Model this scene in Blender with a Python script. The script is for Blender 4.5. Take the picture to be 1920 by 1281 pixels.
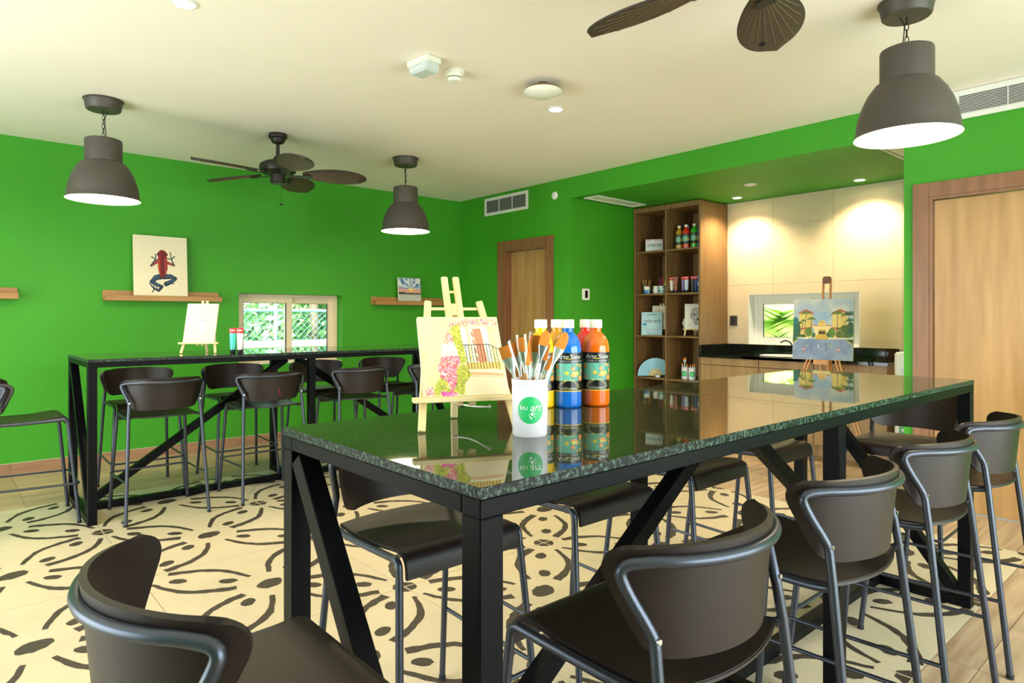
import bpy, bmesh, math, random
import numpy as np
from mathutils import Vector, Matrix

for _o in list(bpy.data.objects):
    bpy.data.objects.remove(_o)
SC = bpy.context.scene
COL = SC.collection
PI = math.pi
random.seed(7)
RNG = np.random.default_rng(7)

# ------------------------------------------------------------------ camera
cam_data = bpy.data.cameras.new('camera')
cam_data.sensor_width = 36.0
cam_data.lens = 36.0 * 1226.0 / 1920.0
cam_data.shift_y = -(640.5 - 597.45) / 1920.0
cam_data.clip_start = 0.02
cam = bpy.data.objects.new('camera', cam_data)
COL.objects.link(cam)
cam.location = (0, 0, 1.28)
cam.rotation_euler = (PI / 2, 0, 0.847418 - PI / 2)
SC.camera = cam

# ------------------------------------------------------------------ colour management
SC.view_settings.view_transform = 'Standard'
SC.view_settings.look = 'None'
SC.view_settings.gamma = 1.0
SC.view_settings.use_curve_mapping = False
SC.view_settings.exposure = 0.50
SC.cycles.use_denoising = True
SC.cycles.caustics_reflective = False
SC.cycles.caustics_refractive = False
SC.cycles.max_bounces = 9
SC.cycles.diffuse_bounces = 5
SC.cycles.glossy_bounces = 4
SC.cycles.transparent_max_bounces = 12
SC.cycles.sample_clamp_indirect = 6.0

# room numbers (metres)
YA, XB, H = 6.764, 5.08, 2.786        # back wall, right wall, ceiling
XL, YF = -2.6, -2.4                   # left wall, front wall (behind the camera)
XN, YN0, YN1, ZS = 6.69, 1.613, 4.80, 2.565   # niche back wall, its two side walls, its ceiling

# ------------------------------------------------------------------ world, sun, daylight
W = bpy.data.worlds.new('world')
SC.world = W
W.use_nodes = True
_nt = W.node_tree
_bg = _nt.nodes['Background']
_sky = _nt.nodes.new('ShaderNodeTexSky')
_sky.sky_type = 'NISHITA'
_sky.sun_disc = False
_sky.sun_elevation = math.radians(62)
_sky.sun_rotation = math.radians(200)
_sky.air_density = 1.4
_sky.dust_density = 2.5
_nt.links.new(_sky.outputs[0], _bg.inputs[0])
_bg.inputs[1].default_value = 0.8

def light(name, kind, loc, rot, power, color, **kw):
    d = bpy.data.lights.new(name, kind)
    d.energy = power
    d.color = color
    for k, v in kw.items():
        setattr(d, k, v)
    o = bpy.data.objects.new(name, d)
    COL.objects.link(o)
    o.location = loc
    o.rotation_euler = rot
    return o

light('sun', 'SUN', (-3, -3, 9), (math.radians(30), math.radians(-12), math.radians(-38)), 11.0, (1.0, 0.95, 0.85), angle=0.02)
# daylight entering through the glass doors behind the camera (front and left walls)
DAY = (0.86, 0.93, 1.0)
light('daylight_front', 'AREA', (2.6, YF + 0.16, 1.22), (PI / 2 + 0.22, 0, 0), 150, DAY, shape='RECTANGLE', size=4.4, size_y=2.1)
light('daylight_left', 'AREA', (XL + 0.16, 3.4, 1.22), (PI / 2 + 0.22, 0, -PI / 2), 140, DAY, shape='RECTANGLE', size=4.0, size_y=2.1)

# ------------------------------------------------------------------ helpers
def lin(c):
    c = c / 255.0
    return c / 12.92 if c <= 0.04045 else ((c + 0.055) / 1.055) ** 2.4

def S(r, g, b):
    return (lin(r), lin(g), lin(b), 1.0)

MATS = {}
def mat(name, col, rough=0.5, metal=0.0, spec=0.5, var=0.06, scale=8.0, bump=0.0, bscale=60.0, stretch=None, col2=None,
        contrast=0.0, emit=None, estr=0.0, objrand=0.0, trans=0.0, coat=0.0, alpha=1.0, detail=4.0, rvar=0.0):
    """Principled material with a procedural colour variation (noise between two close tones)."""
    m = bpy.data.materials.new(name)
    m.use_nodes = True
    nt = m.node_tree
    b = nt.nodes['Principled BSDF']
    tc = nt.nodes.new('ShaderNodeTexCoord')
    mp = nt.nodes.new('ShaderNodeMapping')
    nt.links.new(tc.outputs['Object'], mp.inputs[0])
    if stretch:
        mp.inputs['Scale'].default_value = stretch
    vec = mp.outputs[0]
    if objrand:
        oi = nt.nodes.new('ShaderNodeObjectInfo')
        ad = nt.nodes.new('ShaderNodeVectorMath'); ad.operation = 'ADD'
        ml = nt.nodes.new('ShaderNodeVectorMath'); ml.operation = 'SCALE'
        cx = nt.nodes.new('ShaderNodeCombineXYZ')
        for i in range(3):
            nt.links.new(oi.outputs['Random'], cx.inputs[i])
        nt.links.new(cx.outputs[0], ml.inputs[0]); ml.inputs['Scale'].default_value = 37.0
        nt.links.new(vec, ad.inputs[0]); nt.links.new(ml.outputs[0], ad.inputs[1])
        vec = ad.outputs[0]
    nz = nt.nodes.new('ShaderNodeTexNoise')
    nz.inputs['Scale'].default_value = scale
    nz.inputs['Detail'].default_value = detail
    nt.links.new(vec, nz.inputs['Vector'])
    rp = nt.nodes.new('ShaderNodeValToRGB')
    c1 = tuple(max(0, x * (1 - var)) for x in col[:3]) + (1,)
    c2 = col2 if col2 else tuple(min(1, x * (1 + var)) for x in col[:3]) + (1,)
    rp.color_ramp.elements[0].color = c1 if not col2 else col
    rp.color_ramp.elements[1].color = c2
    rp.color_ramp.elements[0].position = 0.3 + contrast * 0.15
    rp.color_ramp.elements[1].position = 0.7 - contrast * 0.15
    nt.links.new(nz.outputs['Fac'], rp.inputs[0])
    out = rp.outputs[0]
    if objrand:
        hs = nt.nodes.new('ShaderNodeHueSaturation')
        mr = nt.nodes.new('ShaderNodeMapRange')
        mr.inputs[3].default_value = 1 - objrand; mr.inputs[4].default_value = 1 + objrand
        nt.links.new(oi.outputs['Random'], mr.inputs[0]); nt.links.new(mr.outputs[0], hs.inputs['Value'])
        nt.links.new(out, hs.inputs['Color']); out = hs.outputs[0]
    nt.links.new(out, b.inputs['Base Color'])
    b.inputs['Roughness'].default_value = rough
    if rvar:
        mr2 = nt.nodes.new('ShaderNodeMapRange')
        mr2.inputs[3].default_value = max(0, rough - rvar); mr2.inputs[4].default_value = rough + rvar
        nt.links.new(nz.outputs['Fac'], mr2.inputs[0]); nt.links.new(mr2.outputs[0], b.inputs['Roughness'])
    b.inputs['Metallic'].default_value = metal
    b.inputs['Specular IOR Level'].default_value = spec
    b.inputs['Transmission Weight'].default_value = trans
    b.inputs['Coat Weight'].default_value = coat
    b.inputs['Alpha'].default_value = alpha
    if emit:
        b.inputs['Emission Color'].default_value = emit
        b.inputs['Emission Strength'].default_value = estr
    if bump:
        bn = nt.nodes.new('ShaderNodeTexNoise'); bn.inputs['Scale'].default_value = bscale; bn.inputs['Detail'].default_value = 3
        nt.links.new(vec, bn.inputs['Vector'])
        bp = nt.nodes.new('ShaderNodeBump'); bp.inputs['Strength'].default_value = bump; bp.inputs['Distance'].default_value = 0.002
        nt.links.new(bn.outputs['Fac'], bp.inputs['Height']); nt.links.new(bp.outputs[0], b.inputs['Normal'])
    MATS[name] = m
    return m

def glass_mat(name, tint=(0.96, 1, 0.98), gloss=0.08):
    m = bpy.data.materials.new(name); m.use_nodes = True
    nt = m.node_tree
    for n in list(nt.nodes):
        nt.nodes.remove(n)
    o = nt.nodes.new('ShaderNodeOutputMaterial'); t = nt.nodes.new('ShaderNodeBsdfTransparent'); g = nt.nodes.new('ShaderNodeBsdfGlossy')
    lw = nt.nodes.new('ShaderNodeLayerWeight'); lw.inputs[0].default_value = 0.25
    mr = nt.nodes.new('ShaderNodeMath'); mr.operation = 'MULTIPLY_ADD'; mr.inputs[1].default_value = 0.6; mr.inputs[2].default_value = gloss * 0.4
    nt.links.new(lw.outputs['Fresnel'], mr.inputs[0])
    x = nt.nodes.new('ShaderNodeMixShader')
    t.inputs[0].default_value = tint + (1,); g.inputs['Roughness'].default_value = 0.02
    nt.links.new(mr.outputs[0], x.inputs[0]); nt.links.new(t.outputs[0], x.inputs[1]); nt.links.new(g.outputs[0], x.inputs[2])
    nt.links.new(x.outputs[0], o.inputs[0])
    MATS[name] = m
    return m

def art_mat(name, rough=0.55, grain=0.0):
    """flat print: colour comes from the mesh colour attribute 'print'; fine canvas relief by noise"""
    m = bpy.data.materials.new(name); m.use_nodes = True
    nt = m.node_tree; b = nt.nodes['Principled BSDF']
    a = nt.nodes.new('ShaderNodeAttribute'); a.attribute_name = 'print'
    nt.links.new(a.outputs['Color'], b.inputs['Base Color'])
    b.inputs['Roughness'].default_value = rough
    if grain:
        bn = nt.nodes.new('ShaderNodeTexNoise'); bn.inputs['Scale'].default_value = 500
        tc = nt.nodes.new('ShaderNodeTexCoord'); nt.links.new(tc.outputs['Object'], bn.inputs['Vector'])
        bp = nt.nodes.new('ShaderNodeBump'); bp.inputs['Strength'].default_value = grain; bp.inputs['Distance'].default_value = 0.001
        nt.links.new(bn.outputs['Fac'], bp.inputs['Height']); nt.links.new(bp.outputs[0], b.inputs['Normal'])
    MATS[name] = m
    return m

class MB:
    """collects shapes for ONE mesh object"""
    def __init__(self):
        self.v = []; self.f = []; self.mi = []
    def add(self, verts, faces, mi=0):
        o = len(self.v)
        self.v += [tuple(p) for p in verts]
        for f in faces:
            self.f.append(tuple(i + o for i in f)); self.mi.append(mi)
        return self
    def box(self, x0, x1, y0, y1, z0, z1, mi=0, M=None):
        vs = [Vector(p) for p in ((x0,y0,z0),(x1,y0,z0),(x1,y1,z0),(x0,y1,z0),(x0,y0,z1),(x1,y0,z1),(x1,y1,z1),(x0,y1,z1))]
        if M is not None:
            vs = [M @ p for p in vs]
        return self.add(vs, [(3,2,1,0),(4,5,6,7),(0,1,5,4),(1,2,6,5),(2,3,7,6),(3,0,4,7)], mi)
    def bar(self, a, b, w, d, up=(0, 0, 1), mi=0):
        """rectangular bar from a to b: w sideways, d along 'up'"""
        a, b = Vector(a), Vector(b); t = (b - a).normalized(); u = Vector(up)
        s = t.cross(u).normalized(); u = s.cross(t).normalized()
        vs = []
        for p in (a, b):
            for i, j in ((-1,-1),(1,-1),(1,1),(-1,1)):
                vs.append(p + s * (w / 2 * i) + u * (d / 2 * j))
        return self.add(vs, [(3,2,1,0),(4,5,6,7),(0,1,5,4),(1,2,6,5),(2,3,7,6),(3,0,4,7)], mi)
    def tube(self, path, r, n=10, closed=False, caps=True, mi=0):
        P = [Vector(p) for p in path]; m = len(P)
        R = r if isinstance(r, (list, tuple)) else [r] * m
        def tan(i):
            if closed:
                return (P[(i + 1) % m] - P[i - 1]).normalized()
            return (P[min(i + 1, m - 1)] - P[max(i - 1, 0)]).normalized()
        t0 = tan(0); ref = Vector((0, 0, 1)) if abs(t0.z) < 0.9 else Vector((1, 0, 0))
        nrm = t0.cross(ref).normalized(); vs = []; pt = t0
        for i in range(m):
            t = tan(i); ax = pt.cross(t)
            if ax.length > 1e-7:
                nrm = Matrix.Rotation(pt.angle(t), 3, ax.normalized()) @ nrm
            pt = t; bn = t.cross(nrm).normalized()
            for k in range(n):
                a = 2 * PI * k / n
                vs.append(P[i] + (nrm * math.cos(a) + bn * math.sin(a)) * R[i])
        fs = []
        for i in range(m if closed else m - 1):
            j = (i + 1) % m
            for k in range(n):
                l = (k + 1) % n
                fs.append((i*n+k, i*n+l, j*n+l, j*n+k))
        if caps and not closed:
            fs.append(tuple(range(n - 1, -1, -1))); fs.append(tuple((m - 1) * n + k for k in range(n)))
        return self.add(vs, fs, mi)
    def lathe(self, prof, n=24, c=(0, 0, 0), mi=0, sx=1.0, sy=1.0, a0=0.0, a1=2 * PI):
        """revolve (r, z) pairs; r=0 ends close the surface"""
        full = abs(a1 - a0 - 2 * PI) < 1e-6
        cols = n if full else n + 1
        vs = []; fs = []; idx = []
        for r, z in prof:
            if r < 1e-6:
                idx.append([len(vs)] * cols); vs.append((c[0], c[1], c[2] + z))
            else:
                row = []
                for k in range(cols):
                    a = a0 + (a1 - a0) * k / n
                    row.append(len(vs)); vs.append((c[0] + r * sx * math.cos(a), c[1] + r * sy * math.sin(a), c[2] + z))
                idx.append(row)
        for i in range(len(prof) - 1):
            A, B = idx[i], idx[i + 1]
            for k in range(n if full else n):
                l = (k + 1) % cols
                q = []
                for w in (A[k], A[l], B[l], B[k]):
                    if w not in q:
                        q.append(w)
                if len(q) > 2:
                    fs.append(tuple(q))
        return self.add(vs, fs, mi)
    def prism(self, poly, z0, z1, M=None, mi=0):
        """polygon in XY pulled from z0 to z1 (then moved by M)"""
        n = len(poly)
        vs = [Vector((x, y, z0)) for x, y in poly] + [Vector((x, y, z1)) for x, y in poly]
        if M is not None:
            vs = [M @ p for p in vs]
        fs = [tuple(range(n - 1, -1, -1)), tuple(range(n, 2 * n))] + [(i, (i + 1) % n, n + (i + 1) % n, n + i) for i in range(n)]
        return self.add(vs, fs, mi)
    def sheet(self, grid, th=0.0, mi=0):
        """grid[i][j] of points -> surface; th > 0 gives it thickness along its normals"""
        ni, nj = len(grid), len(grid[0])
        G = np.array([[tuple(p) for p in r] for r in grid], float)
        fs = []
        if th <= 0:
            for i in range(ni - 1):
                for j in range(nj - 1):
                    fs.append((i*nj+j, i*nj+j+1, (i+1)*nj+j+1, (i+1)*nj+j))
            return self.add([tuple(p) for p in G.reshape(-1, 3)], fs, mi)
        du = np.gradient(G, axis=0); dv = np.gradient(G, axis=1)
        N = np.cross(du, dv); N /= np.linalg.norm(N, axis=2, keepdims=True) + 1e-12
        A = (G + N * th / 2).reshape(-1, 3); B = (G - N * th / 2).reshape(-1, 3); o = ni * nj
        for i in range(ni - 1):
            for j in range(nj - 1):
                q = (i*nj+j, (i+1)*nj+j, (i+1)*nj+j+1, i*nj+j+1)
                fs.append(q); fs.append(tuple(o + k for k in reversed(q)))
        ring = [(0, j) for j in range(nj)] + [(i, nj - 1) for i in range(1, ni)] + [(ni - 1, j) for j in range(nj - 2, -1, -1)] + [(i, 0) for i in range(ni - 2, 0, -1)]
        R = [i * nj + j for i, j in ring]
        for k in range(len(R)):
            a, b = R[k], R[(k + 1) % len(R)]
            fs.append((a, b, o + b, o + a))
        return self.add([tuple(p) for p in A] + [tuple(p) for p in B], fs, mi)
    def mesh(self, name, mats, smooth=None, bev=0.0, seg=2):
        me = bpy.data.meshes.new(name)
        me.from_pydata(self.v, [], self.f)
        ms = mats if isinstance(mats, (list, tuple)) else [mats]
        for m in ms:
            me.materials.append(MATS[m] if isinstance(m, str) else m)
        if len(ms) > 1:
            me.polygons.foreach_set('material_index', self.mi)
        bm = bmesh.new(); bm.from_mesh(me)
        bmesh.ops.recalc_face_normals(bm, faces=bm.faces)
        if bev > 0:
            es = [e for e in bm.edges if len(e.link_faces) == 2 and e.calc_face_angle(0) > 0.5]
            bmesh.ops.bevel(bm, geom=es, offset=bev, segments=seg, affect='EDGES', clamp_overlap=True)
        bm.to_mesh(me); bm.free()
        if smooth is not None:
            me.polygons.foreach_set('use_smooth', [True] * len(me.polygons))
            me.set_sharp_from_angle(angle=math.radians(smooth))
        me.update()
        return me
    def build(self, name, mats, parent=None, smooth=None, bev=0.0, seg=2, loc=None, rot=None):
        return obj(name, self.mesh(name, mats, smooth, bev, seg), parent, loc, rot)

def obj(name, me, parent=None, loc=None, rot=None):
    o = bpy.data.objects.new(name, me)
    COL.objects.link(o)
    if parent is not None:
        o.parent = parent
    if loc is not None:
        o.location = loc
    if rot is not None:
        o.rotation_euler = rot
    return o

def tag(o, label, cat, group=None):
    o['label'] = label; o['category'] = cat
    if group:
        o['group'] = group
    return o

def thing(name, label, cat, loc=(0, 0, 0), rz=0.0, group=None, rot=None):
    o = bpy.data.objects.new(name, None)
    o.empty_display_size = 0.1
    COL.objects.link(o)
    o.location = loc
    o.rotation_euler = rot if rot else (0, 0, rz)
    return tag(o, label, cat, group)

def struct(o):
    o['kind'] = 'structure'
    return o

def copy_tree(o, parent=None):
    c = o.copy(); COL.objects.link(c)
    if parent is not None:
        c.parent = parent
    for ch in list(o.children):
        copy_tree(ch, c)
    return c

def dup(root, label, loc, rz=None, group=None):
    kids = list(root.children)
    c = root.copy(); COL.objects.link(c)
    for k in kids:
        copy_tree(k, c)
    c.location = loc
    if rz is not None:
        c.rotation_euler = (0, 0, rz)
    c['label'] = label
    if group:
        c['group'] = group
    return c

def smooth_path(pts, it=2, closed=False):
    """Chaikin corner cutting, ends kept"""
    P = [Vector(p) for p in pts]
    for _ in range(it):
        Q = [] if closed else [P[0]]
        for i in range(len(P) if closed else len(P) - 1):
            a, b = P[i], P[(i + 1) % len(P)]
            Q.append(a * 0.75 + b * 0.25); Q.append(a * 0.25 + b * 0.75)
        if not closed:
            Q.append(P[-1])
        P = Q
    return P

def round_poly(pts, r, n=5):
    """2D polygon with rounded corners"""
    out = []
    m = len(pts)
    for i in range(m):
        p = Vector(pts[i]); a = Vector(pts[i - 1]); b = Vector(pts[(i + 1) % m])
        rr = r[i] if isinstance(r, (list, tuple)) else r
        da = (a - p); db = (b - p)
        k = min(rr, da.length * 0.45, db.length * 0.45)
        p0 = p + da.normalized() * k; p1 = p + db.normalized() * k
        for j in range(n + 1):
            t = j / n
            out.append(tuple(p0 * (1 - t) ** 2 + p * 2 * t * (1 - t) + p1 * t * t))
    return out

_TXT = {}
def text_tris(body, shear=0.0):
    """triangles (2D, height about 1) of a text, centred"""
    key = (body, shear)
    if key in _TXT:
        return _TXT[key]
    cu = bpy.data.curves.new('lettering', 'FONT')
    cu.body = body; cu.align_x = 'CENTER'; cu.align_y = 'CENTER'; cu.shear = shear; cu.resolution_u = 3
    o = bpy.data.objects.new('lettering', cu); COL.objects.link(o)
    bpy.context.view_layer.update()
    dg = bpy.context.evaluated_depsgraph_get()
    me = bpy.data.meshes.new_from_object(o.evaluated_get(dg))
    me.calc_loop_triangles()
    v = np.array([x.co[:2] for x in me.vertices]) if len(me.vertices) else np.zeros((0, 2))
    t = np.array([l.vertices[:] for l in me.loop_triangles]) if len(me.loop_triangles) else np.zeros((0, 3), int)
    bpy.data.objects.remove(o); bpy.data.curves.remove(cu); bpy.data.meshes.remove(me)
    _TXT[key] = (v, t)
    return v, t

class Canvas:
    """a small raster for flat print; becomes the colour attribute of a fine grid"""
    def __init__(self, w, h, bg, ss=3):
        self.w, self.h, self.ss = w, h, ss
        self.a = np.zeros((h * ss, w * ss, 3)); self.a[:] = np.array(bg) / 255.0
        ys, xs = np.mgrid[0:h * ss, 0:w * ss]
        self.X = (xs + 0.5) / (w * ss); self.Y = (ys + 0.5) / (h * ss); self.asp = h / w
    def put(self, mask, c, al=1.0):
        c = np.array(c) / 255.0
        if np.isscalar(al):
            self.a[mask] = self.a[mask] * (1 - al) + c * al
        else:
            k = (al * mask)[..., None]
            self.a = self.a * (1 - k) + c * k
    def inside(self, pts):
        x, y = self.X, self.Y
        P = np.array(pts); r = np.zeros(x.shape, bool)
        x0, x1, y0, y1 = P[:, 0].min(), P[:, 0].max(), P[:, 1].min(), P[:, 1].max()
        W_, H_ = x.shape[1], x.shape[0]
        i0, i1 = max(0, int(y0 * H_) - 1), min(H_, int(y1 * H_) + 2); j0, j1 = max(0, int(x0 * W_) - 1), min(W_, int(x1 * W_) + 2)
        if i1 <= i0 or j1 <= j0:
            return r
        xs, ys = x[i0:i1, j0:j1], y[i0:i1, j0:j1]; s = np.zeros(xs.shape, bool)
        n = len(P)
        for i in range(n):
            ax, ay = P[i - 1]; bx, by = P[i]
            if ay == by:
                continue
            c = ((ay > ys) != (by > ys)) & (xs < (bx - ax) * (ys - ay) / (by - ay) + ax)
            s ^= c
        r[i0:i1, j0:j1] = s
        return r
    def poly(self, pts, c, al=1.0):
        self.put(self.inside(pts), c, al)
    def ell(self, cx, cy, rx, ry, c, rot=0.0, al=1.0):
        dx = self.X - cx; dy = (self.Y - cy) * self.asp
        u = dx * math.cos(rot) + dy * math.sin(rot); v = -dx * math.sin(rot) + dy * math.cos(rot)
        self.put((u / rx) ** 2 + (v / (ry * self.asp)) ** 2 < 1, c, al)
    def line(self, pts, w, c, al=1.0):
        """stroke, widths in units of the canvas width; w may be (start, end)"""
        w0, w1 = w if isinstance(w, (tuple, list)) else (w, w)
        n = len(pts) - 1
        for i in range(n):
            (ax, ay), (bx, by) = pts[i], pts[i + 1]
            ay *= self.asp; by *= self.asp
            dx, dy = bx - ax, by - ay; L = dx * dx + dy * dy + 1e-12
            t = np.clip(((self.X - ax) * dx + (self.Y * self.asp - ay) * dy) / L, 0, 1)
            d = np.hypot(self.X - ax - t * dx, self.Y * self.asp - ay - t * dy)
            ww = (w0 + (w1 - w0) * (i + t) / n) / 2
            self.put(d < ww, c, al)
    def text(self, body, cx, cy, size, c, shear=0.0, rot=0.0, al=1.0):
        v, t = text_tris(body, shear)
        if not len(t):
            return
        q = v * size
        ca, sa = math.cos(rot), math.sin(rot)
        x = cx + q[:, 0] * ca - q[:, 1] * sa; y = cy - (q[:, 0] * sa + q[:, 1] * ca) / self.asp
        m = np.zeros(self.X.shape, bool)
        for tr in t:
            m |= self.inside([(x[k], y[k]) for k in tr])
        self.put(m, c, al)
    def noise(self, scale, seed=0):
        r = np.random.default_rng(seed)
        out = np.zeros(self.X.shape); amp = 1.0; tot = 0
        for o in range(3):
            n = max(2, int(scale * 2 ** o)); m = max(2, int(n * self.asp))
            g = r.random((m + 2, n + 2))
            u = self.X * n; v = self.Y * m
            i = u.astype(int); j = v.astype(int); fu = u - i; fv = v - j
            fu = fu * fu * (3 - 2 * fu); fv = fv * fv * (3 - 2 * fv)
            out += amp * ((g[j, i] * (1 - fu) + g[j, i + 1] * fu) * (1 - fv) + (g[j + 1, i] * (1 - fu) + g[j + 1, i + 1] * fu) * fv)
            tot += amp; amp *= 0.5
        return out / tot
    def lows(self):
        s = self.ss
        return self.a.reshape(self.h, s, self.w, s, 3).mean(axis=(1, 3))
    def mesh(self, name, wm, hm, matname, bend=None, fn=None):
        """grid in the XZ plane (x right, z up, facing -Y), origin at the bottom centre; bend = radius of a cylinder it wraps"""
        A = np.clip(self.lows(), 0, 1)
        h, w = self.h, self.w
        L = np.where(A <= 0.04045, A / 12.92, ((A + 0.055) / 1.055) ** 2.4)
        # one face per pixel
        xs = np.linspace(-wm / 2, wm / 2, w + 1); zs = np.linspace(hm, 0, h + 1)
        V = np.zeros(((h + 1) * (w + 1), 3))
        GX, GZ = np.meshgrid(xs, zs)
        if bend:
            V[:, 0] = (bend * np.sin(GX / bend)).ravel(); V[:, 1] = (-bend * np.cos(GX / bend)).ravel()
        else:
            V[:, 0] = GX.ravel()
        V[:, 2] = GZ.ravel()
        if fn is not None:
            V = fn(V)
        i, j = np.meshgrid(np.arange(h), np.arange(w), indexing='ij')
        a = (i * (w + 1) + j).ravel()
        F = np.stack([a + w + 1, a + w + 2, a + 1, a], 1)
        me = bpy.data.meshes.new(name)
        me.vertices.add(len(V)); me.vertices.foreach_set('co', V.ravel())
        me.loops.add(F.size); me.polygons.add(len(F))
        me.loops.foreach_set('vertex_index', F.ravel())
        me.polygons.foreach_set('loop_start', np.arange(len(F)) * 4)
        me.update(calc_edges=True)
        at = me.color_attributes.new('print', 'FLOAT_COLOR', 'CORNER')
        C = np.ones((len(F), 4, 4)); C[:, :, :3] = L.reshape(-1, 1, 3)
        at.data.foreach_set('color', C.ravel())
        me.materials.append(MATS[matname])
        if bend:
            me.polygons.foreach_set('use_smooth', [True] * len(me.polygons))
        me.update()
        return me

def lettering(name, body, size, matname, parent, loc, rot=(PI / 2, 0, 0), shear=0.0, bend=None, ang=0.0, depth=0.0004):
    """raised flat letters as a mesh; bend wraps them round a vertical cylinder of that radius (loc = its axis)"""
    v, t = text_tris(body, shear)
    V = []
    for x, y in v * size:
        if bend:
            a = x / bend + ang
            V.append((bend * math.sin(a), -bend * math.cos(a), y))
        else:
            V.append((x, y, 0.0))
    me = bpy.data.meshes.new(name); me.from_pydata(V, [], [tuple(int(k) for k in q) for q in t]); me.materials.append(MATS[matname]); me.update()
    return obj(name, me, parent, loc, (0, 0, 0) if bend else rot)

# ------------------------------------------------------------------ materials
mat('green_paint', S(56, 150, 18), 0.6, var=0.05, scale=2.0, bump=0.15, bscale=140)
mat('ceiling_paint', S(246, 236, 226), 0.7, var=0.015, scale=1.5)
mat('white_paint', S(240, 240, 236), 0.5, var=0.01)
mat('white_plastic', S(238, 236, 228), 0.35, var=0.01)
mat('white_metal', S(226, 226, 220), 0.4, var=0.01)
mat('beige_frame', S(226, 208, 176), 0.4, var=0.02)
mat('floor_grout', S(196, 180, 158), 0.8)
mat('plank_wood', S(156, 126, 98), 0.42, scale=3.0, stretch=(0.8, 9.0, 1.0), col2=S(198, 170, 136), objrand=0.12, bump=0.08, bscale=30, detail=6)
mat('tile_cream', S(208, 190, 156), 0.38, var=0.04, scale=5.0, objrand=0.02)
mat('tile_paint', S(62, 52, 40), 0.6, var=0.25, scale=60.0, contrast=0.6)
mat('tile_grout', S(214, 200, 176), 0.8)
mat('baseboard_wood', S(146, 110, 80), 0.45, scale=3.0, stretch=(1.0, 9.0, 9.0), col2=S(172, 128, 90), objrand=0.08)
mat('door_wood', S(160, 120, 70), 0.4, scale=2.2, stretch=(7.0, 7.0, 0.7), col2=S(184, 144, 90), detail=6)
mat('casing_wood', S(122, 82, 52), 0.4, scale=3.0, stretch=(9.0, 9.0, 0.8), col2=S(142, 98, 64))
mat('shelf_wood', S(158, 112, 60), 0.45, scale=3.0, stretch=(1.0, 9.0, 9.0), col2=S(182, 134, 78))
mat('cabinet_wood', S(150, 116, 74), 0.42, scale=2.5, stretch=(8.0, 8.0, 0.7), col2=S(176, 140, 94))
mat('bookcase_wood', S(116, 86, 50), 0.45, scale=2.5, stretch=(8.0, 8.0, 0.7), col2=S(140, 106, 64))
mat('wall_tile', S(226, 206, 172), 0.42, var=0.035, scale=4.0, stretch=(1, 1, 3), objrand=0.015)
mat('grout_light', S(232, 222, 204), 0.8)
mat('dark_gap', S(26, 22, 18), 0.6)
glass_mat('window_glass')
art_mat('print_canvas', 0.6, 0.15)
art_mat('print_paper', 0.5)
art_mat('print_gloss', 0.28)

# ------------------------------------------------------------------ floor
fl = struct(MB().box(XL, XN, YF, YA, -0.08, -0.006).build('floor', 'floor_grout'))
RX0, RDX, RY0, RDY = 0.755 - 3 * 0.925, 0.925, 0.797, 0.94
RX1, RY1 = RX0 + 7 * RDX, RY0 + 5 * RDY
G = 0.0015

def ragged(path, w0, w1, rng, off=0.0):
    """brush stroke outline: centre line with half widths and ragged edges"""
    n = len(path); L = []; R = []
    for i, p in enumerate(path):
        a = path[max(i - 1, 0)]; b = path[min(i + 1, n - 1)]
        d = np.array(b) - np.array(a); d = d / (np.hypot(*d) + 1e-9); nn = np.array([-d[1], d[0]])
        w = w0 + (w1 - w0) * i / (n - 1)
        L.append(np.array(p) + nn * w * (1 + rng.uniform(-0.22, 0.22))); R.append(np.array(p) - nn * w * (1 + rng.uniform(-0.22, 0.22)))
    return L, R

def motif(seed):
    rng = np.random.default_rng(seed)
    m = MB()
    def blob(cx, cy, rx, ry, rot, clip=None):
        n = 18; pts = []
        for k in range(n):
            a = 2 * PI * k / n; s = 1 + rng.uniform(-0.08, 0.08)
            u, v = rx * math.cos(a) * s, ry * math.sin(a) * s
            pts.append((cx + u * math.cos(rot) - v * math.sin(rot), cy + u * math.sin(rot) + v * math.cos(rot)))
        m.add([(x, y, 0) for x, y in pts], [tuple(range(n))])
    hx, hy = RDX / 2 - 0.004, RDY / 2 - 0.004
    blob(0, 0, 0.068, 0.05, 0.5)
    for sx, sy in ((1, 1), (-1, 1), (-1, -1), (1, -1)):
        # quarter of the dot that four tiles share at their corner
        pts = [(sx * hx, sy * hy)]
        for k in range(7):
            a = PI / 2 * k / 6; r = 0.052 * (1 + rng.uniform(-0.08, 0.08))
            pts.append((sx * (hx - r * math.cos(a)), sy * (hy - r * math.sin(a))))
        m.add([(x, y, 0) for x, y in pts], [tuple(range(8))])
        u = np.array([sx * RDX / 2, sy * RDY / 2]); LD = np.hypot(*u); u = u / LD; nn = np.array([-u[1], u[0]])
        for side in (1, -1):
            path = []
            for k in range(15):
                t = k / 14
                al = 0.135 + 0.42 * t; la = side * (0.066 + 0.066 * math.sin(PI * t) + rng.uniform(-0.002, 0.002))
                path.append(tuple(u * al + nn * la))
            w0, w1 = (0.011, 0.024) if side * sx * sy > 0 else (0.024, 0.011)
            L, R = ragged(path, w0, w1, rng)
            vs = [(p[0], p[1], 0) for p in L] + [(p[0], p[1], 0) for p in R]
            n = len(L)
            m.add(vs, [(i, n + i, n + i + 1, i + 1) for i in range(n - 1)])
        for al, la in ((0.215, -0.008), (0.455, 0.014)):
            c = u * al + nn * la
            blob(c[0], c[1], 0.043, 0.030, math.atan2(u[1], u[0]) + rng.uniform(-0.2, 0.2))
    return m.mesh('painted_motif', 'tile_paint')

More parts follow.
